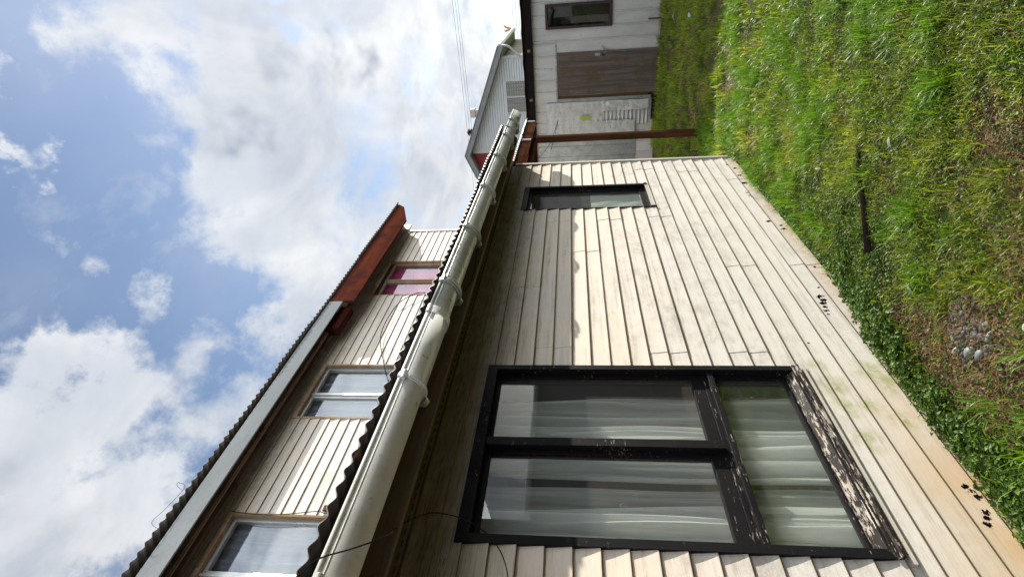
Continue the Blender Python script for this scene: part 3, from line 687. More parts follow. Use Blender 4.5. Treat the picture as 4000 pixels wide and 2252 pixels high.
# ================================================================= shed
SY = 11.0
shed = root('shed', (.4, SY, 0), 'low white sheet metal shed with a brown plywood door across the lawn', 'shed')
def ribbed(mb, x0, x1, z0, z1, y, phase=.0, pitch=.213, d=.012, gap=None):
    """vertical panels: each ends in a raised rib"""
    xs = []; k = math.floor((x0-phase)/pitch)
    pts = [(x0, 0)]
    while True:
        xr = phase+k*pitch
        if xr > x1+.05: break
        for (dx, dd) in ((-.018, 0), (-.012, d), (.0, d), (.004, -.004), (.010, 0)):
            if x0 < xr+dx < x1: pts.append((xr+dx, dd))
        for q in (.35, .65):
            if x0 < xr+pitch*q < x1: pts.append((xr+pitch*q, .0015)); pts.append((xr+pitch*q+.006, 0))
        k += 1
    pts.append((x1, 0))
    for (a, b) in zip(pts[:-1], pts[1:]): mb.quad((a[0], y-a[1], z0), (b[0], y-b[1], z0), (b[0], y-b[1], z1), (a[0], y-a[1], z1))
DX0, DX1, DZ1 = -.395, .383, 1.802
mb = MB()
ribbed(mb, .383, .785, -.15, 2.26, SY, .17); ribbed(mb, 1.20, 4.5, -.15, 2.26, SY, .17)
ribbed(mb, .785, 1.20, -.15, .800, SY, .17); ribbed(mb, .785, 1.20, 1.998, 2.26, SY, .17)
ribbed(mb, -3.6, .383, 1.802, 2.26, SY, .17); ribbed(mb, -3.6, -.50, -.15, 1.802, SY, .17)
mb.build('front_wall', M_shed, shed)
mb = MB(); mb.box(-3.6, .40, SY+.02, SY+3, -.2, 2.25); mb.box(.40, 4.5, SY+.35, SY+3, -.2, 2.25); mb.box(4.4, 4.5, SY+.02, SY+.35, -.2, 2.25); mb.box(.385, .78, SY+.03, SY+.06, -.2, 2.25); mb.box(1.21, 4.4, SY+.03, SY+.06, -.2, 2.25); mb.build('body', M_core, shed)
mb = MB(); mb.box(-.50, .545, SY-.016, SY-.013, 1.812, 1.835); mb.build('flashing', M_galv, shed)
mb = MB(); ribbed(mb, -.50, .545, 1.815, 2.258, SY-.015, .12, .213, .012); mb.build('patch_panel', M_shed, shed)
mb = MB(); mb.box(DX0+.004, DX1-.004, SY-.022, SY+.012, -.07, DZ1-.004); door = mb.build('door', M_door, shed, bevel=.002)
mb = MB(); mb.tube([(.318, SY-.024, .955), (.318, SY-.045, .955)], .026, 14); mb.build('knob', M_core, door)
mb = MB(); mb.tube([(.322, SY-.022, 1.05+.0), (.322, SY-.028, 1.05)], [.028, .028], 12); mb.box(.30, .345, SY-.027, SY-.0225, 1.01, 1.10); mb.build('lock_plate', M_galv, door)
mb = MB()
for k in range(17):
    t = 2*PI*.5; z = .93-.024*k; x = .405-.0035*k
    lp = [(x+(.010*math.cos(a) if k % 2 else .003*math.cos(a)), SY-.02-(.003*math.cos(a) if k % 2 else .010*math.cos(a)), z+.017*math.sin(a)) for a in [2*PI*q/8 for q in range(9)]]
    mb.tube(lp, .003, 5)
mb.tube([(.33, SY-.045, .94), (.37, SY-.05, .90), (.41, SY-.02, .925)], .004, 5); mb.tube([(.405, SY-.02, .93), (.46, SY-.02, .975)], .008, 6); mb.build('chain', M_galv, door)
mb = MB(); mb.box(DX0-.048, DX0+.003, SY-.02, SY+.01, .10, 1.80); mb.build('door_jamb', wood('mossy_board', (.10, .075, .035), (.12, .06, .035), (.07, .065, .025), 'z'), shed)
mb = MB(); mb.box(-.50, -.444, SY-.028, SY+.005, .045, 1.80); mb.box(-.47, -.458, SY-.032, SY-.0282, .045, 1.80); mb.box(-.85, -.50, SY-.026, SY+.0, .028, .050); mb.build('metal_strip', M_galv, shed)
mb = MB(); mb.box(-.90, -.45, SY-.02, SY+.0, -.2, .027); mb.build('step_board', M_shedroof, shed)
# dented tin sheets nailed over the gap
def crumpled(x0, x1, z0, z1, y, a, seed):
    r = random.Random(seed); bs = [(r.uniform(x0, x1), r.uniform(z0, z1), r.uniform(.03, .12), r.uniform(-a, a)) for _ in range(26)]
    def P(u, v):
        x = x0+(x1-x0)*u; z = z0+(z1-z0)*v
        d = sum(h*math.exp(-((x-bx)**2+((z-bz)*.5)**2)/s**2) for bx, bz, s, h in bs)
        return (x+.004*math.sin(z*23+seed), y-.012-abs(d)-.004*abs(math.sin(x*38)), z+.004*math.sin(x*31))
    m_ = MB(); m_.sheet(P, 50, 70); return m_
o = crumpled(-1.135, -.512, .55, 2.035, SY-.012, .012, 3).build('tin_sheet', M_tin, shed, smooth=True); o.modifiers.new('s', 'SOLIDIFY').thickness = .0015
o = crumpled(-.70, -.508, .075, .95, SY-.030, .012, 5).build('tin_sheet', M_tin, shed, smooth=True); o.modifiers.new('s', 'SOLIDIFY').thickness = .0015
def cs(u, v): z = .10+.83*v; return (-.98+.30*u, SY-.035-.012*math.sin(z/.076*2*PI), z)
m_ = MB(); m_.sheet(cs, 6, 130); o = m_.build('corrugated_patch', M_tin, shed, smooth=True); o.modifiers.new('s', 'SOLIDIFY').thickness = .0015
o = crumpled(-1.16, -.88, .32, .98, SY-.05, .006, 9).build('tin_sheet', M_tin, shed, smooth=True); o.modifiers.new('s', 'SOLIDIFY').thickness = .0015
mb = MB()
def smear(cx, cz, wx, wz, n, seed):
    r = random.Random(seed); pts = []
    for k in range(n):
        a = 2*PI*k/n; q = r.uniform(.7, 1.15); pts.append((cx+wx*math.cos(a)*q, SY-.062, cz+wz*math.sin(a)*q))
    mb.prism(pts, (0, -.003, 0))
smear(-.815, 1.27, .048, .13, 16, 1); mb.build('paint_smear', M_paint, shed)
mb = MB(); smear(-.775, .985, .028, .03, 9, 3); mb.build('paint_smear', M_paint, shed)
mb = MB(); mb.prism([(-2.6, SY-.02, .285), (-1.20, SY-.02, .295), (-1.20, SY-.02, 2.23), (-2.6, SY-.02, 2.23)], (0, .006, 0))
for k in range(7): mb.box(-2.45+k*.213, -2.435+k*.213, SY-.032, SY-.0202, .30, 2.23)
mb.build('large_panel', M_galv, shed)
mb = MB(); mb.box(-3.7, 4.6, SY-.10, SY-.06, 2.245, 2.41); mb.build('fascia', M_shedroof, shed, bevel=.004)
mb = MB(); mb.box(-3.7, 4.6, SY-.059, SY+.0, 2.262, 2.30); mb.build('soffit', M_shedroof, shed)
def sr(u, v):
    x = -3.7+8.3*u; return (x, SY-.15+3.4*v, 2.425+.010*abs(math.sin(x*6.2))**6+.10*v+.006*math.sin(x*1.9))
m_ = MB(); m_.sheet(sr, 300, 4); o = m_.build('roof', M_shedroof, shed); o.modifiers.new('s', 'SOLIDIFY').thickness = .014
for X in (.46, -.42):
    mb = MB(); mb.box(X-.022, X+.022, SY-.108, SY-.1005, 2.29, 2.345); mb.build('rafter_end', weathered('plug', (.2, .19, .15), (.14, .13, .1), 30), shed)
mb = MB(); frame_ring(mb, 0, 1, 0, 1, 0, 1, (.1, .1, .1, .1)) if False else None
def xframe(x0, x1, z0, z1, t, y0, y1, mat, name, parent):
    mb = MB(); mb.box(x0, x1, y0, y1, z1-t, z1); mb.box(x0, x1, y0, y1, z0, z0+t); mb.box(x0, x0+t, y0, y1, z0+t, z1-t); mb.box(x1-t, x1, y0, y1, z0+t, z1-t); return mb.build(name, mat, parent, bevel=.002)
win = xframe(.787, 1.197, .800, 1.998, .045, SY-.03, SY+.04, M_maroon, 'window', shed)
mb = MB(); mb.box(.834, 1.15, SY-.002, SY+.002, .848, 1.95); mb.build('pane', glass('shed_glass', 1.55, (.5, .52, .52), .01), win)
mb = MB(); mb.prism([(.835, SY+.10, .86), (1.15, SY+.10, .86), (1.15, SY+.10, 1.33), (1.10, SY+.10, 1.33), (1.0, SY+.10, 1.25), (.92, SY+.10, 1.24), (.86, SY+.10, 1.16), (.835, SY+.10, 1.14)], (0, .01, 0)); mb.build('torn_curtain', weathered('old_curtain', (.16, .15, .14), (.08, .075, .07), 6, (9, 1, 1)), win)
mb = MB(); mb.box(.835, 1.15, SY+.06, SY+.075, 1.82, 1.832); mb.build('rail', M_galv, win)
# rusty peg at the shed foot
mb = MB(); mb.box(.85, .875, SY-.06, SY-.035, -.05, .17); tag(mb.build('stake', M_rust, loc=(.86, SY-.05, -.05)), 'short rusty stake in the grass at the foot of the shed wall', 'stake')
# rusty pipe stub
def lathe_pipe(name, c, r, h, mat, label, cat):
    mb = MB(); n = 20
    for k in range(n):
        a, b = 2*PI*k/n, 2*PI*(k+1)/n; q = r*.82
        A = lambda t, rr, z: (c[0]+rr*math.cos(t), c[1]+rr*math.sin(t), z)
        mb.quad(A(a, r, c[2]), A(b, r, c[2]), A(b, r, c[2]+h), A(a, r, c[2]+h)); mb.quad(A(a, q, c[2]+h), A(b, q, c[2]+h), A(b, q, c[2]), A(a, q, c[2])); mb.quad(A(a, r, c[2]+h), A(b, r, c[2]+h), A(b, q, c[2]+h), A(a, q, c[2]+h))
    return tag(mb.build(name, mat, loc=c), label, cat)
lathe_pipe('pipe', (-.98, 8.6, -.10), .055, .26, M_rust, 'rusty pipe stub standing in the grass between house corner and shed', 'pipe')
lathe_pipe('bucket', (-1.28, 8.9, -.08), .13, .24, M_core, 'black bucket behind the house corner near the shed', 'bucket')
cable('wire', [(-1.28, 9.9, 2.20), (-1.0, 9.9, 1.95), (-.55, 9.8, 1.78), (-.9, 9.2, 1.9)], .004, 'dark wire hanging in front of the shed under its roof edge', 'wire')
cable('cord', [(-.62, 8.2, 2.05), (-.80, 8.2, 1.80), (-.93, 8.2, 1.70), (-1.05, 8.2, 1.62), (-1.25, 8.2, 1.60)], .004, 'thin white cord strung in front of the grey shed panel', 'cord', M_white)

# ================================================================= neighbour house beyond
NY = 24.0
nb = root('house', (-5.3, NY, 0), 'pale gabled house with red end wall rising behind the shed roof', 'house')
zr = lambda x: 6.16-.40*abs(x+5.28)
mb = MB(); z = 2.0; xr_, xl_ = -1.35, -5.22
while z < 6.0:
    z1 = min(z+.105, 6.1)
    # board clipped by the roof slope
    def xlim(zz): return min(xr_, -5.28+(6.12-zz)/.40)
    a0, a1 = xlim(z), xlim(z1)
    if a1 > xl_: mb.quad((xl_, NY-.018, z), (a0, NY-.03, z+.014), (a1, NY-.01, z1), (xl_, NY-.01, z1)); mb.quad((xl_, NY+.012, z), (a0, NY+.012, z), (a0, NY-.03, z+.014), (xl_, NY-.03, z+.014))
    z += .105
mb.build('gable_siding', M_gable, nb)
mb = MB(); mb.prism([(-9.3, NY+.02, 0), (xr_, NY+.02, 0), (xr_, NY+.02, zr(xr_)-.08), (-5.28, NY+.02, 6.05), (-9.3, NY+.02, zr(-9.3)-.08)], (0, 5.8, 0)); mb.build('body', M_gable, nb)
mb = MB(); mb.prism([(-9.3, NY, 1.5), (-5.30, NY, 1.5), (-5.30, NY, 6.05), (-9.3, NY, zr(-9.3)-.08)], (0, .015, 0)); mb.build('red_wall', M_redwall, nb)
mb = MB(); mb.box(-5.30, -5.22, NY-.03, NY+.01, 1.5, 6.02); mb.build('trim', M_white, nb); mb = MB(); mb.box(xr_-.06, xr_+.04, NY-.035, NY+.01, 1.5, 4.52); mb.build('trim', M_white, nb)
for s in (1, -1):
    x0, x1 = -5.28, (-.86 if s > 0 else -9.7)
    mb = MB(); mb.prism([(x0, NY-.42, 6.28), (x1, NY-.42, 6.28-.413*abs(x1-x0)), (x1, NY-.42, 6.06-.413*abs(x1-x0)), (x0, NY-.42, 6.06)], (0, .05, 0)); mb.build('barge_board', M_barge, nb)
    mb = MB(); mb.prism([(x0, NY-.45, 6.31), (x1-.0, NY-.45, 6.31-.413*abs(x1-x0)), (x1, NY-.45, 6.285-.413*abs(x1-x0)), (x0, NY-.45, 6.285)], (0, 6.5, 0)); mb.build('roof_sheet', M_galvroof, nb)
    mb = MB(); mb.prism([(x0, NY-.37, 6.05), (x1, NY-.37, 6.05-.413*abs(x1-x0)), (x1, NY-.37, 6.03-.413*abs(x1-x0)), (x0, NY-.37, 6.03)], (0, .37, 0)); mb.build('soffit', M_barge, nb)
# ribbed side wall, gutter, downpipe
mb = MB()
for k in range(29):
    y = NY+.03+k*.2; mb.quad((xr_, y, 1.5), (xr_, y+.1, 1.5), (xr_, y+.1, 4.5), (xr_, y, 4.5)); mb.quad((xr_+.03, y+.1, 1.5), (xr_+.03, y+.2, 1.5), (xr_+.03, y+.2, 4.5), (xr_+.03, y+.1, 4.5)); mb.quad((xr_, y+.1, 1.5), (xr_+.03, y+.1, 1.5), (xr_+.03, y+.1, 4.5), (xr_, y+.1, 4.5)); mb.quad((xr_+.03, y+.2, 1.5), (xr_, y+.2, 1.5), (xr_, y+.2, 4.5), (xr_+.03, y+.2, 4.5))
mb.build('side_wall', M_brownpan, nb)
mb = MB(); mb.box(-1.31, -.93, NY-.3, NY+5.9, 4.33, 4.35); mb.build('side_soffit', M_barge, nb)
mb = MB(); mb.prism([(-.95, NY-.40, 4.30), (-.85, NY-.40, 4.28), (-.80, NY-.40, 4.36), (-.80, NY-.40, 4.45), (-.95, NY-.40, 4.45)], (0, 6.4, 0)); mb.build('gutter', M_white, nb)
mb = MB(); mb.tube([(-.88, NY-.30, 4.30), (-.88, NY-.30, 4.12), (-.95, NY-.25, 4.0), (-1.28, NY-.12, 3.70), (-1.30, NY-.10, 3.55), (-1.30, NY-.10, 2.0)], .045, 10); mb.build('downpipe', M_white, nb, smooth=True)
mb = MB()
for k in range(12): r = random.Random(k); mb.tube([(-.84, NY+5.4+k*.06, 4.42), (-.84+r.uniform(-.15, .2), NY+5.5+k*.06, 4.6+r.uniform(0, .25))], .02, 4)
mb.build('dry_leaves', weathered('ochre_leaves', (.45, .27, .08), (.35, .18, .06), 20), nb)
nw = xframe(-3.62, -2.26, 3.1, 4.32, .05, NY-.05, NY+.0, M_white, 'window', nb)
mb = MB(); mb.box(-2.96, -2.91, NY-.045, NY-.0, 3.15, 4.27); mb.build('mullion', M_white, nw)
mb = MB(); mb.sheet(lambda u, v: (-3.57+1.26*u, NY-.026+.004*math.sin(u*60), 3.15+1.12*v), 120, 3); mb.build('curtain', weathered('grey_curtain', (.30, .29, .27), (.22, .21, .20), 4, (6, 1, .5)), nw)
lathe_n = MB(); lathe_n.box(-3.80, -3.52, NY+.5, NY+.75, 5.4, 5.80); lathe_n.box(-3.84, -3.48, NY+.46, NY+.79, 5.80, 6.02); tag(lathe_n.build('chimney', weathered('chimney_block', (.42, .42, .43), (.46, .38, .32), 3), nb, bevel=.02))
mb = MB(); mb.tube([(-4.48, NY+.5, 5.6), (-4.48, NY+.5, 6.1)], .05, 10); mb.tube([(-4.48, NY+.5, 6.04), (-4.48, NY+.5, 6.10)], [.17, .12], 12); mb.tube([(-4.48, NY+.5, 6.16), (-4.48, NY+.5, 6.25)], [.18, .02], 12); mb.tube([(-4.48, NY+.5, 6.08), (-4.48, NY+.5, 6.18)], .02, 6); mb.build('flue', M_shedroof, nb)

# overhead wires
def span(x0, z0, x1, z1, Y, lab, sag=.15):
    pts = [(x0+(x1-x0)*t, Y+(t-.5)*2, z0+(z1-z0)*t-sag*4*t*(1-t)) for t in [k/10 for k in range(11)]]
    cable('power_line', pts, .006, lab, 'power line', group='thin power lines crossing the sky')
lab3 = 'thin dark power line high above the pale gabled house'
for (za, zb) in ((6.05, 6.13), (5.93, 6.03), (5.84, 5.93)): span(9, za+.0, -16, zb+.25, 26.5, lab3, .10) if False else span(9, za*1.07, -16, zb*1.10, 25.8, lab3, .12)
lab4 = 'faint thin power line low above the shed roof, right of the gable'
for za in (4.36, 4.20, 4.05, 3.90, 3.76): span(9, za*1.1-.15, -16, za*1.1, 33.0, lab4, .06)

# ================================================================= things across the yard (seen mirrored in the panes)
n2h = root('house', (7.5, 9, 0), 'low grey hip roofed house across the yard mirrored in the large window', 'house')
mb = MB(); ex, ey = 5.5, 6.12
A, B, Cc, Dd = (ex, ey, 2.36), (ex, 16, 2.36), (12, 16, 2.36), (12, ey, 2.36); R1_, R2_ = (8.75, ey+3.2, 4.1), (8.75, 13, 4.1)
for q in ((A, R1_, R2_, B), (A, Dd, R1_, R1_), (Dd, Cc, R2_, R1_), (B, R2_, Cc, Cc)):
    n = len(mb.v); qq = list(dict.fromkeys(q)); mb.v += qq; mb.f.append(tuple(range(n, n+len(qq))))
o = mb.build('roof', weathered('ribbed_grey_roof', (.30, .31, .32), (.22, .23, .24), 1, (1, 40, 1), .5, metal=.3), n2h); o.modifiers.new('s', 'SOLIDIFY').thickness = .03
mb = MB(); mb.box(ex+.35, 11.7, ey+.35, 15.7, -.3, 2.34); mb.build('wall', weathered('dark_grey_wall', (.10, .10, .10), (.075, .075, .078), 2), n2h)
mb = MB(); mb.tube([(ex-.06, ey-.6, 2.33), (ex-.06, 16, 2.30)], .05, 8); mb.build('gutter', M_white, n2h)
mb = MB(); mb.tube([(ex+.1, ey-.02, -.2), (ex+.1, ey-.02, 2.34)], .04, 8); mb.build('downpipe', M_shedroof, n2h)
wl = root('building', (6.5, 2, 0), 'tall plain dark grey building at the right side of the yard', 'building')
mb = MB(); mb.box(5.5, 8.5, -6, 5.42, -.3, 4.6); mb.build('wall', weathered('grey_render', (.14, .145, .15), (.11, .115, .12), 1.5), wl)
mb = MB(); mb.box(5.4, 8.6, -6.1, 5.46, 4.6, 4.7); mb.build('roof', M_zinc, wl)
tree = root('bare_tree', (10.2, 17.3, 0), 'leafless tree behind the grey hip roofed house', 'tree')
r = random.Random(5); tr = MB(); br = MB()
tr.tube([(10.2, 17.3, -.3), (10.25, 17.3, 2.2), (10.1, 17.2, 3.6), (10.0, 17.1, 4.6)], [.20, .16, .12, .07], 8); tr.build('trunk', M_stick, tree)
def branch(p, d, L, rad, lev):
    pts = [p]; q = Vector(p); dd = Vector(d)
    for k in range(5):
        dd = (dd+Vector((r.uniform(-.25, .25), r.uniform(-.25, .25), r.uniform(-.18, .12)))).normalized(); q = q+dd*L/5; pts.append(tuple(q))
        if lev < 3:
            for _ in range(2): branch(tuple(q), (dd+Vector((r.uniform(-.9, .9), r.uniform(-.9, .9), r.uniform(-.5, .6)))).normalized(), L*.45, rad*.5, lev+1)
    br.tube(pts, [rad*(1-.14*k) for k in range(6)], 4, False)
for k in range(9): a = k*.7; branch((10.1, 17.2, 3.0+.2*k), (math.cos(a), math.sin(a), .35), 2.4, .05, 1)
br.build('branches', M_stick, tree)

# ================================================================= GROUND
def hash_noise(x, y, seed, octs=4):
    """value noise, vectorised"""
    out = np.zeros_like(x, dtype=float); amp = 1.0; tot = 0
    for o in range(octs):
        xs = x*2**o+seed*13.7; ys = y*2**o+seed*7.3
        xi = np.floor(xs); yi = np.floor(ys); fx = xs-xi; fy = ys-yi; fx = fx*fx*(3-2*fx); fy = fy*fy*(3-2*fy)
        def h(a, b): v = np.sin(a*127.1+b*311.7+seed*17.3)*43758.5453; return v-np.floor(v)
        v = (h(xi, yi)*(1-fx)+h(xi+1, yi)*fx)*(1-fy)+(h(xi, yi+1)*(1-fx)+h(xi+1, yi+1)*fx)*fy
        out += v*amp; tot += amp; amp *= .5
    return out/tot
def sstep(x, a, b): t = np.clip((x-a)/(b-a), 0, 1); return t*t*(3-2*t)
def hgt(x, y):
    z = .055*(hash_noise(x*1.6, y*1.6, 1)-.5)+.022*(hash_noise(x*9, y*9, 2)-.5)+.010*(hash_noise(x*38, y*38, 3, 2)-.5)
    z = z-.01-.045*sstep(y, 5, 8)
    tr = (1-sstep(x, .05, .17))*sstep(y, 2.3, 3.5)*(1-sstep(y, 5.4, 5.8)); z = z-.11*tr
    near = (1-sstep(x, .0, .5))*(1-sstep(y, 2.2, 2.8)); z = z+.01*near
    far = sstep(np.hypot(x-1, y-5), 14, 24); return z*(1-far)-.12*far
xs = np.concatenate([[-700, -200, -60, -25, -12, -7, -4, -2.5, -1.6, -1], np.arange(-.6, 2.6, .02), np.arange(2.6, 5, .08), [5.5, 6, 7, 9, 12, 18, 30, 60, 200, 700]])
ys = np.concatenate([[-700, -200, -60, -20, -10, -5, -3, -2, -1, -.5, 0, .4], np.arange(.8, 7, .02), np.arange(7, 12, .05), [12.5, 13, 14, 16, 19, 23, 28, 40, 80, 200, 700]])
gx, gy = np.meshgrid(xs, ys, indexing='ij'); gzv = hgt(gx, gy); nx, ny = gx.shape
vs = np.stack([gx, gy, gzv], -1).reshape(-1, 3); idx = np.arange(nx*ny).reshape(nx, ny)
fs = np.stack([idx[:-1, :-1], idx[1:, :-1], idx[1:, 1:], idx[:-1, 1:]], -1).reshape(-1, 4)
def npmesh(name, vs, fs, mat, cols=None, smooth=False):
    me = bpy.data.meshes.new(name); k = fs.shape[1]
    me.vertices.add(len(vs)); me.vertices.foreach_set('co', vs.astype(np.float32).ravel())
    me.loops.add(fs.size); me.loops.foreach_set('vertex_index', fs.astype(np.int32).ravel())
    me.polygons.add(len(fs)); me.polygons.foreach_set('loop_start', np.arange(0, fs.size, k, dtype=np.int32)); me.polygons.foreach_set('loop_total', np.full(len(fs), k, dtype=np.int32))
    if smooth: me.polygons.foreach_set('use_smooth', np.ones(len(fs), dtype=bool))
    me.update(calc_edges=True)
    if cols is not None:
        a = me.color_attributes.new('col', 'FLOAT_COLOR', 'POINT'); a.data.foreach_set('color', np.concatenate([cols, np.ones((len(cols), 1))], 1).astype(np.float32).ravel())
    me.materials.append(mat); o = bpy.data.objects.new(name, me); COL.objects.link(o); return o
tag(npmesh('ground', vs, fs, M_soil, smooth=True), 'brown soil of the sloping yard beneath the grass', None, None, 'structure')
mb = MB(); 
mb.sheet(lambda u, v: (.035+.075*v+.02*math.sin(u*19)*v, 2.55+3.0*u, -.088-.015*math.sin(u*23)*.5-.02*v), 60, 4)
mb.sheet(lambda u, v: (.11+.02*math.sin(u*19), 2.55+3.0*u, -.108-.0075*math.sin(u*23)-.2*v), 60, 2)
tag(mb.build('concrete_footing', M_stone, loc=(.05, 4, -.1), smooth=False), 'crumbling concrete footing strip along the foot of the cream wall', 'footing', None)

# ---------------------------------------------------------------- vegetation (stuff)
def fert(x, y):
    """how green (1) or bare (0)"""
    n = hash_noise(x*2.1, y*2.1, 5)
    g = sstep(n, .36, .56)
    bare = 1.6*np.exp(-(((x-.46)/.12)**2+((y-1.95)/.13)**2)**2) + np.exp(-(((x-.42)/.24)**2+((y-1.9)/.34)**2)) * .85 + .55*np.exp(-(((x-.95)/.28)**2+((y-2.2)/.28)**2)) + .55*np.exp(-(((x-.55)/.18)**2+((y-2.75)/.35)**2)) + .5*np.exp(-(((x-.3)/.3)**2+((y-1.45)/.25)**2))
    return np.clip(g*.95+.46-bare-.5*np.exp(-(((x-1.25)/.22)**2+((y-2.35)/.25)**2))-.35*np.exp(-(((x-.95)/.15)**2+((y-3.6)/.4)**2))-.55*np.exp(-((x-.36)/.10)**2)*(1-sstep(y, 2.9, 3.5)), 0, 1)
def mask_house(x, y): return (x > .02) | (y > 5.7)
def blades(name, n, x0, x1, y0, y1, L0, L1, wid, col_fn, tuft=30, spread=.05, lean=.9, keep=None, mat=None):
    nt = n//tuft
    tx = RNG.uniform(x0, x1, nt*3); ty = RNG.uniform(y0, y1, nt*3)
    p = fert(tx, ty) if keep is None else keep(tx, ty)
    ok = (RNG.random(nt*3) < p) & mask_house(tx, ty); tx, ty = tx[ok][:nt], ty[ok][:nt]
    tsz = RNG.uniform(.55, 1.25, len(tx)); th = RNG.random(len(tx))
    k = len(tx)*tuft; bx = np.repeat(tx, tuft); by = np.repeat(ty, tuft); sz = np.repeat(tsz, tuft); hue = np.repeat(th, tuft)
    r = np.abs(RNG.normal(0, spread, k))*sz; a = RNG.uniform(0, 2*PI, k)
    px = bx+r*np.cos(a); py = by+r*np.sin(a)
    px = np.where((py < 5.6) & (px < .028), .028+RNG.random(k)*.03, px); pz = hgt(px, py)-.006
    L = RNG.uniform(L0, L1, k)*sz; ln = RNG.uniform(.15, lean, k); a2 = a+RNG.normal(0, .7, k)
    dx, dy = np.cos(a2), np.sin(a2); sx, sy = -dy, dx; w_ = wid*RNG.uniform(.6, 1.4, k)
    V = np.zeros((k, 7, 3))
    for i, t in enumerate((0, .4, .75)):
        hh = L*(t*(1-.25*ln*t)); out = L*ln*t**1.7; ww = w_*(1-.35*t)
        cx, cy, cz = px+dx*out, py+dy*out, pz+hh*np.sqrt(np.clip(1-(ln*t)**2*.6, .1, 1))
        V[:, 2*i] = np.stack([cx-sx*ww/2, cy-sy*ww/2, cz], -1); V[:, 2*i+1] = np.stack([cx+sx*ww/2, cy+sy*ww/2, cz], -1)
    t = 1.0; V[:, 6] = np.stack([px+dx*L*ln, py+dy*L*ln, pz+L*(1-.25*ln)*np.sqrt(np.clip(1-ln**2*.6, .1, 1))-.15*L*ln], -1)
    base = np.arange(k)[:, None]*7
    tri = np.array([[0, 1, 3], [0, 3, 2], [2, 3, 5], [2, 5, 4], [4, 5, 6]])
    F = (base[:, :, None]+tri[None]).reshape(-1, 3)
    c = col_fn(hue, RNG.random(k), px, py); cols = np.repeat(c, 7, axis=0)
    return npmesh(name, V.reshape(-1, 3), F, mat or M_blade, cols)
def gcol(h, r, x, y):
    a = np.array([.105, .20, .010]); b = np.array([.36, .43, .024]); c = np.array([.46, .44, .08]); d = np.array([.06, .14, .012])
    out = a+(b-a)*r[:, None]; out = np.where((h > .90)[:, None], out*.45+c*.55*(.7+.6*r[:, None]), out); out = np.where((h < .22)[:, None], d+(a-d)*r[:, None], out)
    pn = hash_noise(x*2.6, y*2.6, 51)[:, None]; out = out*(.70+.95*pn)+np.array([.05, .02, 0])*np.clip(pn-.5, 0, 1)*3; dry = RNG.random(len(h)) < .06; out = np.where(dry[:, None], np.array([.36, .29, .12]), out); return out
def drycol(h, r, x, y): return np.array([.25, .17, .07])*(.4+.8*r[:, None])+np.array([.06, .03, 0])*h[:, None]
g = blades('grass', 105000, .02, 2.3, 1.0, 4.6, .028, .080, .0028, gcol, 34, .040, 1.0); tag(g, 'bright green grass tufts on the near lawn beside the cream wall', None, None, 'stuff')
g = blades('grass', 60000, -1.4, 3.2, 4.4, 11.0, .05, .12, .0060, gcol, 24, .06, keep=lambda x, y: .25+.75*fert(x, y)); tag(g, 'longer grass running back to the shed and round the porch post', None, None, 'stuff')
def lush(x, y):
    m_ = np.zeros_like(x)
    for (cx, cy, s) in ((.22, 3.95, .22), (.20, 3.45, .18), (.15, 4.7, .2), (.30, 5.6, .3), (.9, 3.7, .22), (1.5, 3.2, .2), (.75, 5.2, .35), (-.1, 6.4, .25), (1.25, 2.55, .12), (.50, 2.32, .07), (.30, 1.70, .05), (.36, 1.48, .06), (.72, 2.5, .1), (1.3, 4.6, .3), (.45, 4.4, .2), (1.15, 3.1, .1), (.8, 2.9, .08), (1.45, 2.75, .1), (1.05, 4.1, .14), (.6, 3.7, .1), (1.6, 3.7, .13), (.9, 5.0, .16), (1.4, 2.2, .08), (.75, 2.15, .05), (.62, 1.60, .05), (.95, 1.75, .06), (1.2, 5.9, .2)):
        m_ = np.maximum(m_, np.exp(-((x-cx)**2+(y-cy)**2)/s**2))
    return m_
def lcol(h, r, x, y):
    a = np.array([.085, .22, .008]); b = np.array([.22, .40, .018]); return a+(b-a)*(.3*h+.7*r)[:, None]
g = blades('grass', 42000, -.3, 2.0, 1.3, 7, .07, .135, .0034, lcol, 45, .045, 1.0, keep=lush); tag(g, 'tall lush tufts of deep green grass near the wall foot and post', None, None, 'stuff')
g = blades('dry_grass', 26000, .05, 2.0, 1.1, 4.6, .02, .06, .0022, drycol, 12, .05, 1.6, keep=lambda x, y: np.clip(1.15-fert(x, y), .12, 1), mat=M_dry); tag(g, 'straw coloured dead grass lying over the bare soil', None, None, 'stuff')

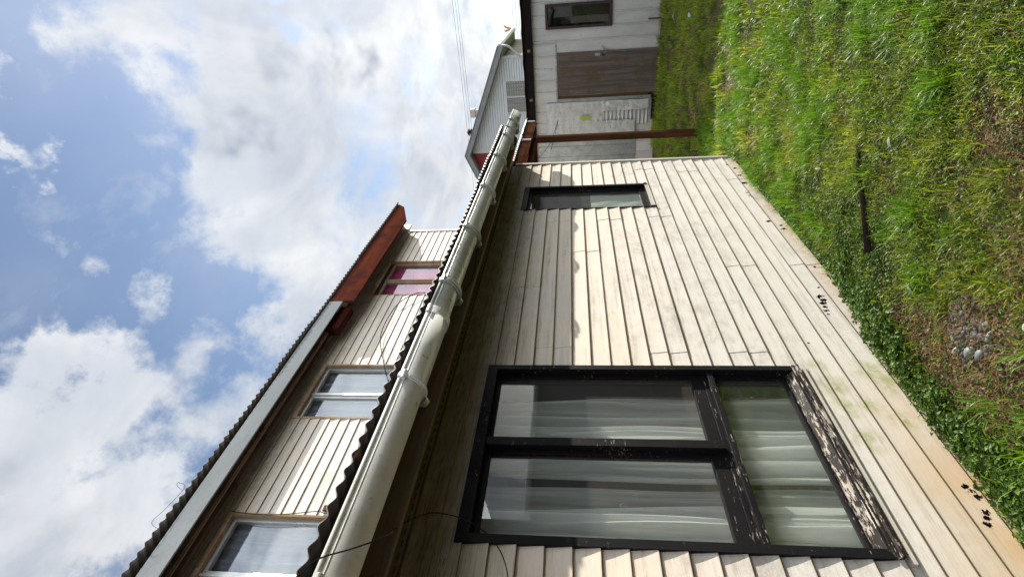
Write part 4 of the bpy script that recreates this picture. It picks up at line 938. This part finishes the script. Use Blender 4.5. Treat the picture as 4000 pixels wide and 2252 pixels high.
def leaves(name, n, x0, x1, y0, y1, s0, s1, keep, h0, h1, colf, label, lobes=True):
    k0 = n*4; x = RNG.uniform(x0, x1, k0); y = RNG.uniform(y0, y1, k0)
    ok = (RNG.random(k0) < keep(x, y)) & mask_house(x-.012, y); x, y = x[ok][:n], y[ok][:n]; k = len(x)
    z = hgt(x, y)+RNG.uniform(h0, h1, k)*(.4+.6*hash_noise(x*12, y*12, 9))
    s = RNG.uniform(s0, s1, k); a = RNG.uniform(0, 2*PI, k)
    nrm = RNG.normal(0, .42, (k, 3)); nrm[:, 2] = 1; nrm /= np.linalg.norm(nrm, axis=1)[:, None]
    u = np.stack([np.cos(a), np.sin(a), np.zeros(k)], -1); u -= nrm*(u*nrm).sum(1)[:, None]; u /= np.linalg.norm(u, axis=1)[:, None]; v = np.cross(nrm, u)
    ang = np.linspace(0, 2*PI, 9)[:-1]; rad = np.array([1.0, .62, .95, .6, .35, .6, .95, .62]) if lobes else np.array([1.25, .85, .6, .5, .45, .5, .6, .85])
    V = np.zeros((k, 9, 3)); c0 = np.stack([x, y, z], -1); V[:, 0] = c0-nrm*(s*.12)[:, None]
    for i in range(8):
        V[:, i+1] = c0+u*(s*rad[i]*math.cos(ang[i])*.55)[:, None]+v*(s*rad[i]*math.sin(ang[i])*.55)[:, None]+nrm*(s*.10*((i % 2)-.2))[:, None]
    base = np.arange(k)[:, None, None]*9; tri = np.array([[0, i+1, (i+1) % 8+1] for i in range(8)]); F = (base+tri[None]).reshape(-1, 3)
    cols = np.repeat(colf(RNG.random(k), x, y), 9, axis=0)
    return tag(npmesh(name, V.reshape(-1, 3), F, M_leaf, cols), label, None, None, 'stuff')
def wallbelt(x, y):
    w_ = .05+.20*hash_noise(y*3.5, y*0+1, 11)+.08*(1-sstep(y, 1.2, 2.0))
    b = (1-sstep(x, w_, w_+.09))*(1-.6*sstep(y, 2.6, 3.6))*(.25+.75*sstep(hash_noise(x*14, y*14, 61), .30, .52)); return np.clip(b, 0, 1)
def lc1(r, x, y): a = np.array([.035, .095, .012]); b = np.array([.15, .25, .035]); return a+(b-a)*r[:, None]
def lc2(r, x, y): a = np.array([.05, .11, .018]); b = np.array([.16, .23, .045]); return a+(b-a)*r[:, None]
leaves('ground_cover', 15000, .01, .5, .9, 5.4, .010, .028, wallbelt, .01, .085, lc1, 'dark green small leaved ground cover hugging the foot of the cream wall')
leaves('ground_cover', 55000, .05, 2.4, 1.0, 6.5, .008, .021, lambda x, y: .2+.8*sstep(hash_noise(x*3, y*3, 21), .42, .6)*np.clip(fert(x, y)+.25, 0, 1), .004, .050, lc2, 'clover and small weeds scattered through the lawn')
leaves('ground_cover', 3500, .1, 1.1, 1.1, 2.6, .009, .02, lambda x, y: .15+.85*sstep(hash_noise(x*7, y*7, 41), .5, .62)-np.exp(-(((x-.46)/.1)**2+((y-1.95)/.11)**2)), .002, .03, lc2, 'sparse weed leaves over the bare soil by the pebble heap')
leaves('ground_cover', 9000, .25, .95, 2.4, 4.2, .010, .020, lambda x, y: np.exp(-(((x-.38)/.22)**2+((y-3.1)/.5)**2)), .01, .05, lc1, 'patch of dark small leaves between the stick and the wall')
# soil crumbs
def lumps(name, n, keep, s0, s1, pal, mat, label, x0=.05, x1=2, y0=1.1, y1=4.8, flat=.7, zoff=0.0, long=1.0):
    k0 = n*6; x = RNG.uniform(x0, x1, k0); y = RNG.uniform(y0, y1, k0); ok = (RNG.random(k0) < keep(x, y)) & mask_house(x-.02, y); x, y = x[ok][:n], y[ok][:n]; k = len(x)
    ph = (1+5**.5)/2; ico = np.array([(-1, ph, 0), (1, ph, 0), (-1, -ph, 0), (1, -ph, 0), (0, -1, ph), (0, 1, ph), (0, -1, -ph), (0, 1, -ph), (ph, 0, -1), (ph, 0, 1), (-ph, 0, -1), (-ph, 0, 1)])/math.hypot(1, ph)
    F0 = [(0, 11, 5), (0, 5, 1), (0, 1, 7), (0, 7, 10), (0, 10, 11), (1, 5, 9), (5, 11, 4), (11, 10, 2), (10, 7, 6), (7, 1, 8), (3, 9, 4), (3, 4, 2), (3, 2, 6), (3, 6, 8), (3, 8, 9), (4, 9, 5), (2, 4, 11), (6, 2, 10), (8, 6, 7), (9, 8, 1)]
    vv = [Vector(v) for v in ico]; ff = []; cache = {}
    def mid(a, b):
        key = (min(a, b), max(a, b))
        if key not in cache: vv.append(((vv[a]+vv[b])/2).normalized()); cache[key] = len(vv)-1
        return cache[key]
    for (a, b, c) in F0: ab, bc, ca = mid(a, b), mid(b, c), mid(c, a); ff += [(a, ab, ca), (b, bc, ab), (c, ca, bc), (ab, bc, ca)]
    ico2 = np.array([tuple(v) for v in vv]); ff = np.array(ff)
    s = RNG.uniform(s0, s1, k); a = RNG.uniform(0, 2*PI, k); st = RNG.uniform(.7, 1.3, (k, 3)); st[:, 0] *= long; st[:, 2] *= flat
    V = ico2[None]*st[:, None]*s[:, None, None]*(1+RNG.normal(0, .03, (k, len(ico2), 1)))
    ca, sa = np.cos(a)[:, None], np.sin(a)[:, None]; X = V[..., 0]*ca-V[..., 1]*sa; Y = V[..., 0]*sa+V[..., 1]*ca
    V = np.stack([X+x[:, None], Y+y[:, None], V[..., 2]+(hgt(x, y)+zoff+s*.35*flat)[:, None]], -1)
    F = (np.arange(k)[:, None, None]*len(ico2)+ff[None]).reshape(-1, 3); pi = RNG.integers(0, len(pal), k); cols = np.repeat(np.array(pal)[pi]*RNG.uniform(.7, 1.25, (k, 1)), len(ico2), axis=0)
    return tag(npmesh(name, V.reshape(-1, 3), F, mat, cols, smooth=True), label, None, None, 'stuff')
lumps('soil_crumbs', 5000, lambda x, y: np.clip(1.05-fert(x, y), .05, 1), .003, .009, [(.12, .075, .045), (.09, .055, .03), (.2, .15, .09)], M_peb, 'crumbs of brown earth on the bare patches')
PC = (.46, 1.955)
pal = [(.085, .09, .095), (.13, .125, .115), (.085, .048, .036), (.04, .038, .04), (.16, .145, .125), (.10, .06, .045), (.12, .062, .048)]
lumps('pebbles', 420, lambda x, y: np.exp(-(((x-PC[0])/.085)**2+((y-PC[1])/.115)**2))*(.35+1.1*hash_noise(x*18, y*18, 31)), .006, .015, pal, M_peb, 'heap of small river pebbles in grey and reddish brown on the bare soil', .25, .72, 1.68, 2.25, .7, -.002, 1.35)
# larger single stones
def stone(x, y, s, c, lab, st=(1.2, .9, .7)):
    rs = np.random.default_rng(int(x*1000)); mb = MB(); n = 14; m2 = 9
    def P(u, v):
        th = 2*PI*u; p = PI*v; rr = s*(1+.08*math.sin(3*th+x*40)*math.sin(p)+.06*math.cos(2*p+y*30))
        return (x+rr*st[0]*math.sin(p)*math.cos(th), y+rr*st[1]*math.sin(p)*math.sin(th), float(hgt(np.array([x]), np.array([y]))[0])+s*st[2]*.55+rr*st[2]*math.cos(p))
    mb.sheet(P, n+1, m2); m_ = weathered('stone_%d%d%d' % tuple(int(q*99) for q in c), c, tuple(q*.75 for q in c), 60, rough=.5, bstr=.2, bd=.001)
    return tag(mb.build('stone', m_, loc=(x, y, 0), smooth=True), lab, 'stone', 'larger stones by the pebble heap')
stone(.400, 1.865, .026, (.21, .22, .21), 'large grey stone at the near edge of the pebble heap')
stone(.425, 1.815, .021, (.17, .18, .19), 'dark grey stone below the large one at the pebble heap')
stone(.350, 1.940, .017, (.36, .35, .30), 'pale cream stone at the wall side of the pebble heap')
stone(.318, 2.120, .018, (.22, .12, .10), 'reddish brown stone lying apart between heap and wall plants')
stone(.512, 1.815, .017, (.28, .27, .25), 'light grey long stone on the outer side of the pebble heap', (1.6, .7, .6))
stone(.215, 1.63, .02, (.20, .13, .09), 'brown stone half hidden by the leafy wall plants')

# stick
sk = [(.90, 3.10, .015), (.866, 3.02, .03), (.745, 2.942, .032), (.627, 2.831, .036), (.436, 2.668, .045)]
mb = MB(); mb.tube([(a, b, float(hgt(np.array([a]), np.array([b]))[0])+c) for a, b, c in sk], [.008, .010, .012, .015, .017], 9)
tag(mb.build('stick', M_stick, loc=(.7, 2.9, 0), smooth=True), 'dark straight stick lying in the grass pointing at the wall', 'stick')

# single fallen leaves and litter
def flat_leaf(x, y, s, c, lab, name='leaf', cat='leaf', tilt=.4, asp=.45, rot=0.0, dz=.035):
    z = float(hgt(np.array([x]), np.array([y]))[0])+dz; mb = MB()
    cr, sr_ = math.cos(rot), math.sin(rot)
    def P(u, v):
        t = u*2-1; w_ = s*asp*math.cos(t*PI/2)**.7*(v*2-1); a = s*t; zz = z+tilt*abs(w_)+.15*s*(1-t*t)+a*.2
        return (x+a*cr-w_*sr_, y+a*sr_+w_*cr, zz)
    mb.sheet(P, 12, 7); o = mb.build(name, weathered('leaf_%d%d%d' % tuple(int(q*99) for q in c), c, tuple(q*.7 for q in c), 40, rough=.6), loc=(x, y, z), smooth=True); o.modifiers.new('s', 'SOLIDIFY').thickness = .0006
    return tag(o, lab, cat)
flat_leaf(.02, 7.15, .085, (.36, .25, .03), 'yellow leaf in the grass at the foot of the porch post', rot=.3)
flat_leaf(.44, 2.30, .026, (.30, .36, .30), 'grey green willow leaf on the soil between stick and pebble heap', asp=.3, rot=1.0)
flat_leaf(.27, 2.36, .026, (.26, .33, .22), 'narrow pale leaf on the soil near the wall plants', asp=.28, rot=2.2)
flat_leaf(.98, 2.75, .026, (.42, .46, .40), 'silvery leaf in the lawn right of the stick', asp=.4, rot=.5)
flat_leaf(.62, 3.45, .028, (.34, .42, .26), 'pale green blade shaped leaf in the grass left of the stick', asp=.25, rot=2.0)
flat_leaf(.26, 1.50, .024, (.14, .075, .045), 'brown curled leaf on the soil near the bottom wall plants', asp=.6, rot=.2)
flat_leaf(.66, 1.66, .020, (.40, .42, .38), 'small silvery leaf right of the pebble heap', asp=.6, rot=1.2)
flat_leaf(.055, 3.02, .045, (.30, .21, .12), 'dry brown leaf caught at the wall foot', asp=.5, rot=1.4, dz=.05)
flat_leaf(1.12, 8.2, .06, (.62, .64, .64), 'scrap of white plastic in the shaded grass before the shed', 'litter', 'litter', asp=.5, rot=1.2)
flat_leaf(1.0, 9.4, .05, (.66, .66, .64), 'small white scrap of paper in the grass near the shed foot', 'litter', 'litter', asp=.6)
flat_leaf(-.52, 6.7, .045, (.60, .64, .62), 'white scrap beside the house corner near the porch post', 'litter', 'litter', asp=.6)
# tiny weed growing out of the siding
wd = MB(); rw = random.Random(4)
for k in range(26):
    a = rw.uniform(0, 6.28); e = rw.uniform(-.6, 1.0); l = rw.uniform(.008, .03); c = Vector((.02+abs(math.cos(e))*l*.6, 4.59+math.cos(a)*l, .055+math.sin(a)*l*.9)); s = rw.uniform(.004, .008)
    u = Vector((rw.uniform(-1, 1), rw.uniform(-1, 1), rw.uniform(-1, 1))).normalized(); v = u.cross(Vector((.3, .5, .8))).normalized()
    wd.quad(tuple(c-u*s), tuple(c-v*s*.6), tuple(c+u*s), tuple(c+v*s*.6))
tag(wd.build('weed', weathered('weed_green', (.10, .13, .05), (.16, .17, .09), 60), loc=(.02, 4.59, .05)), 'tiny weed sprouting from a gap low in the cream siding', 'plant')
for o in bpy.data.objects:
    if '_base' in o: del o['_base']
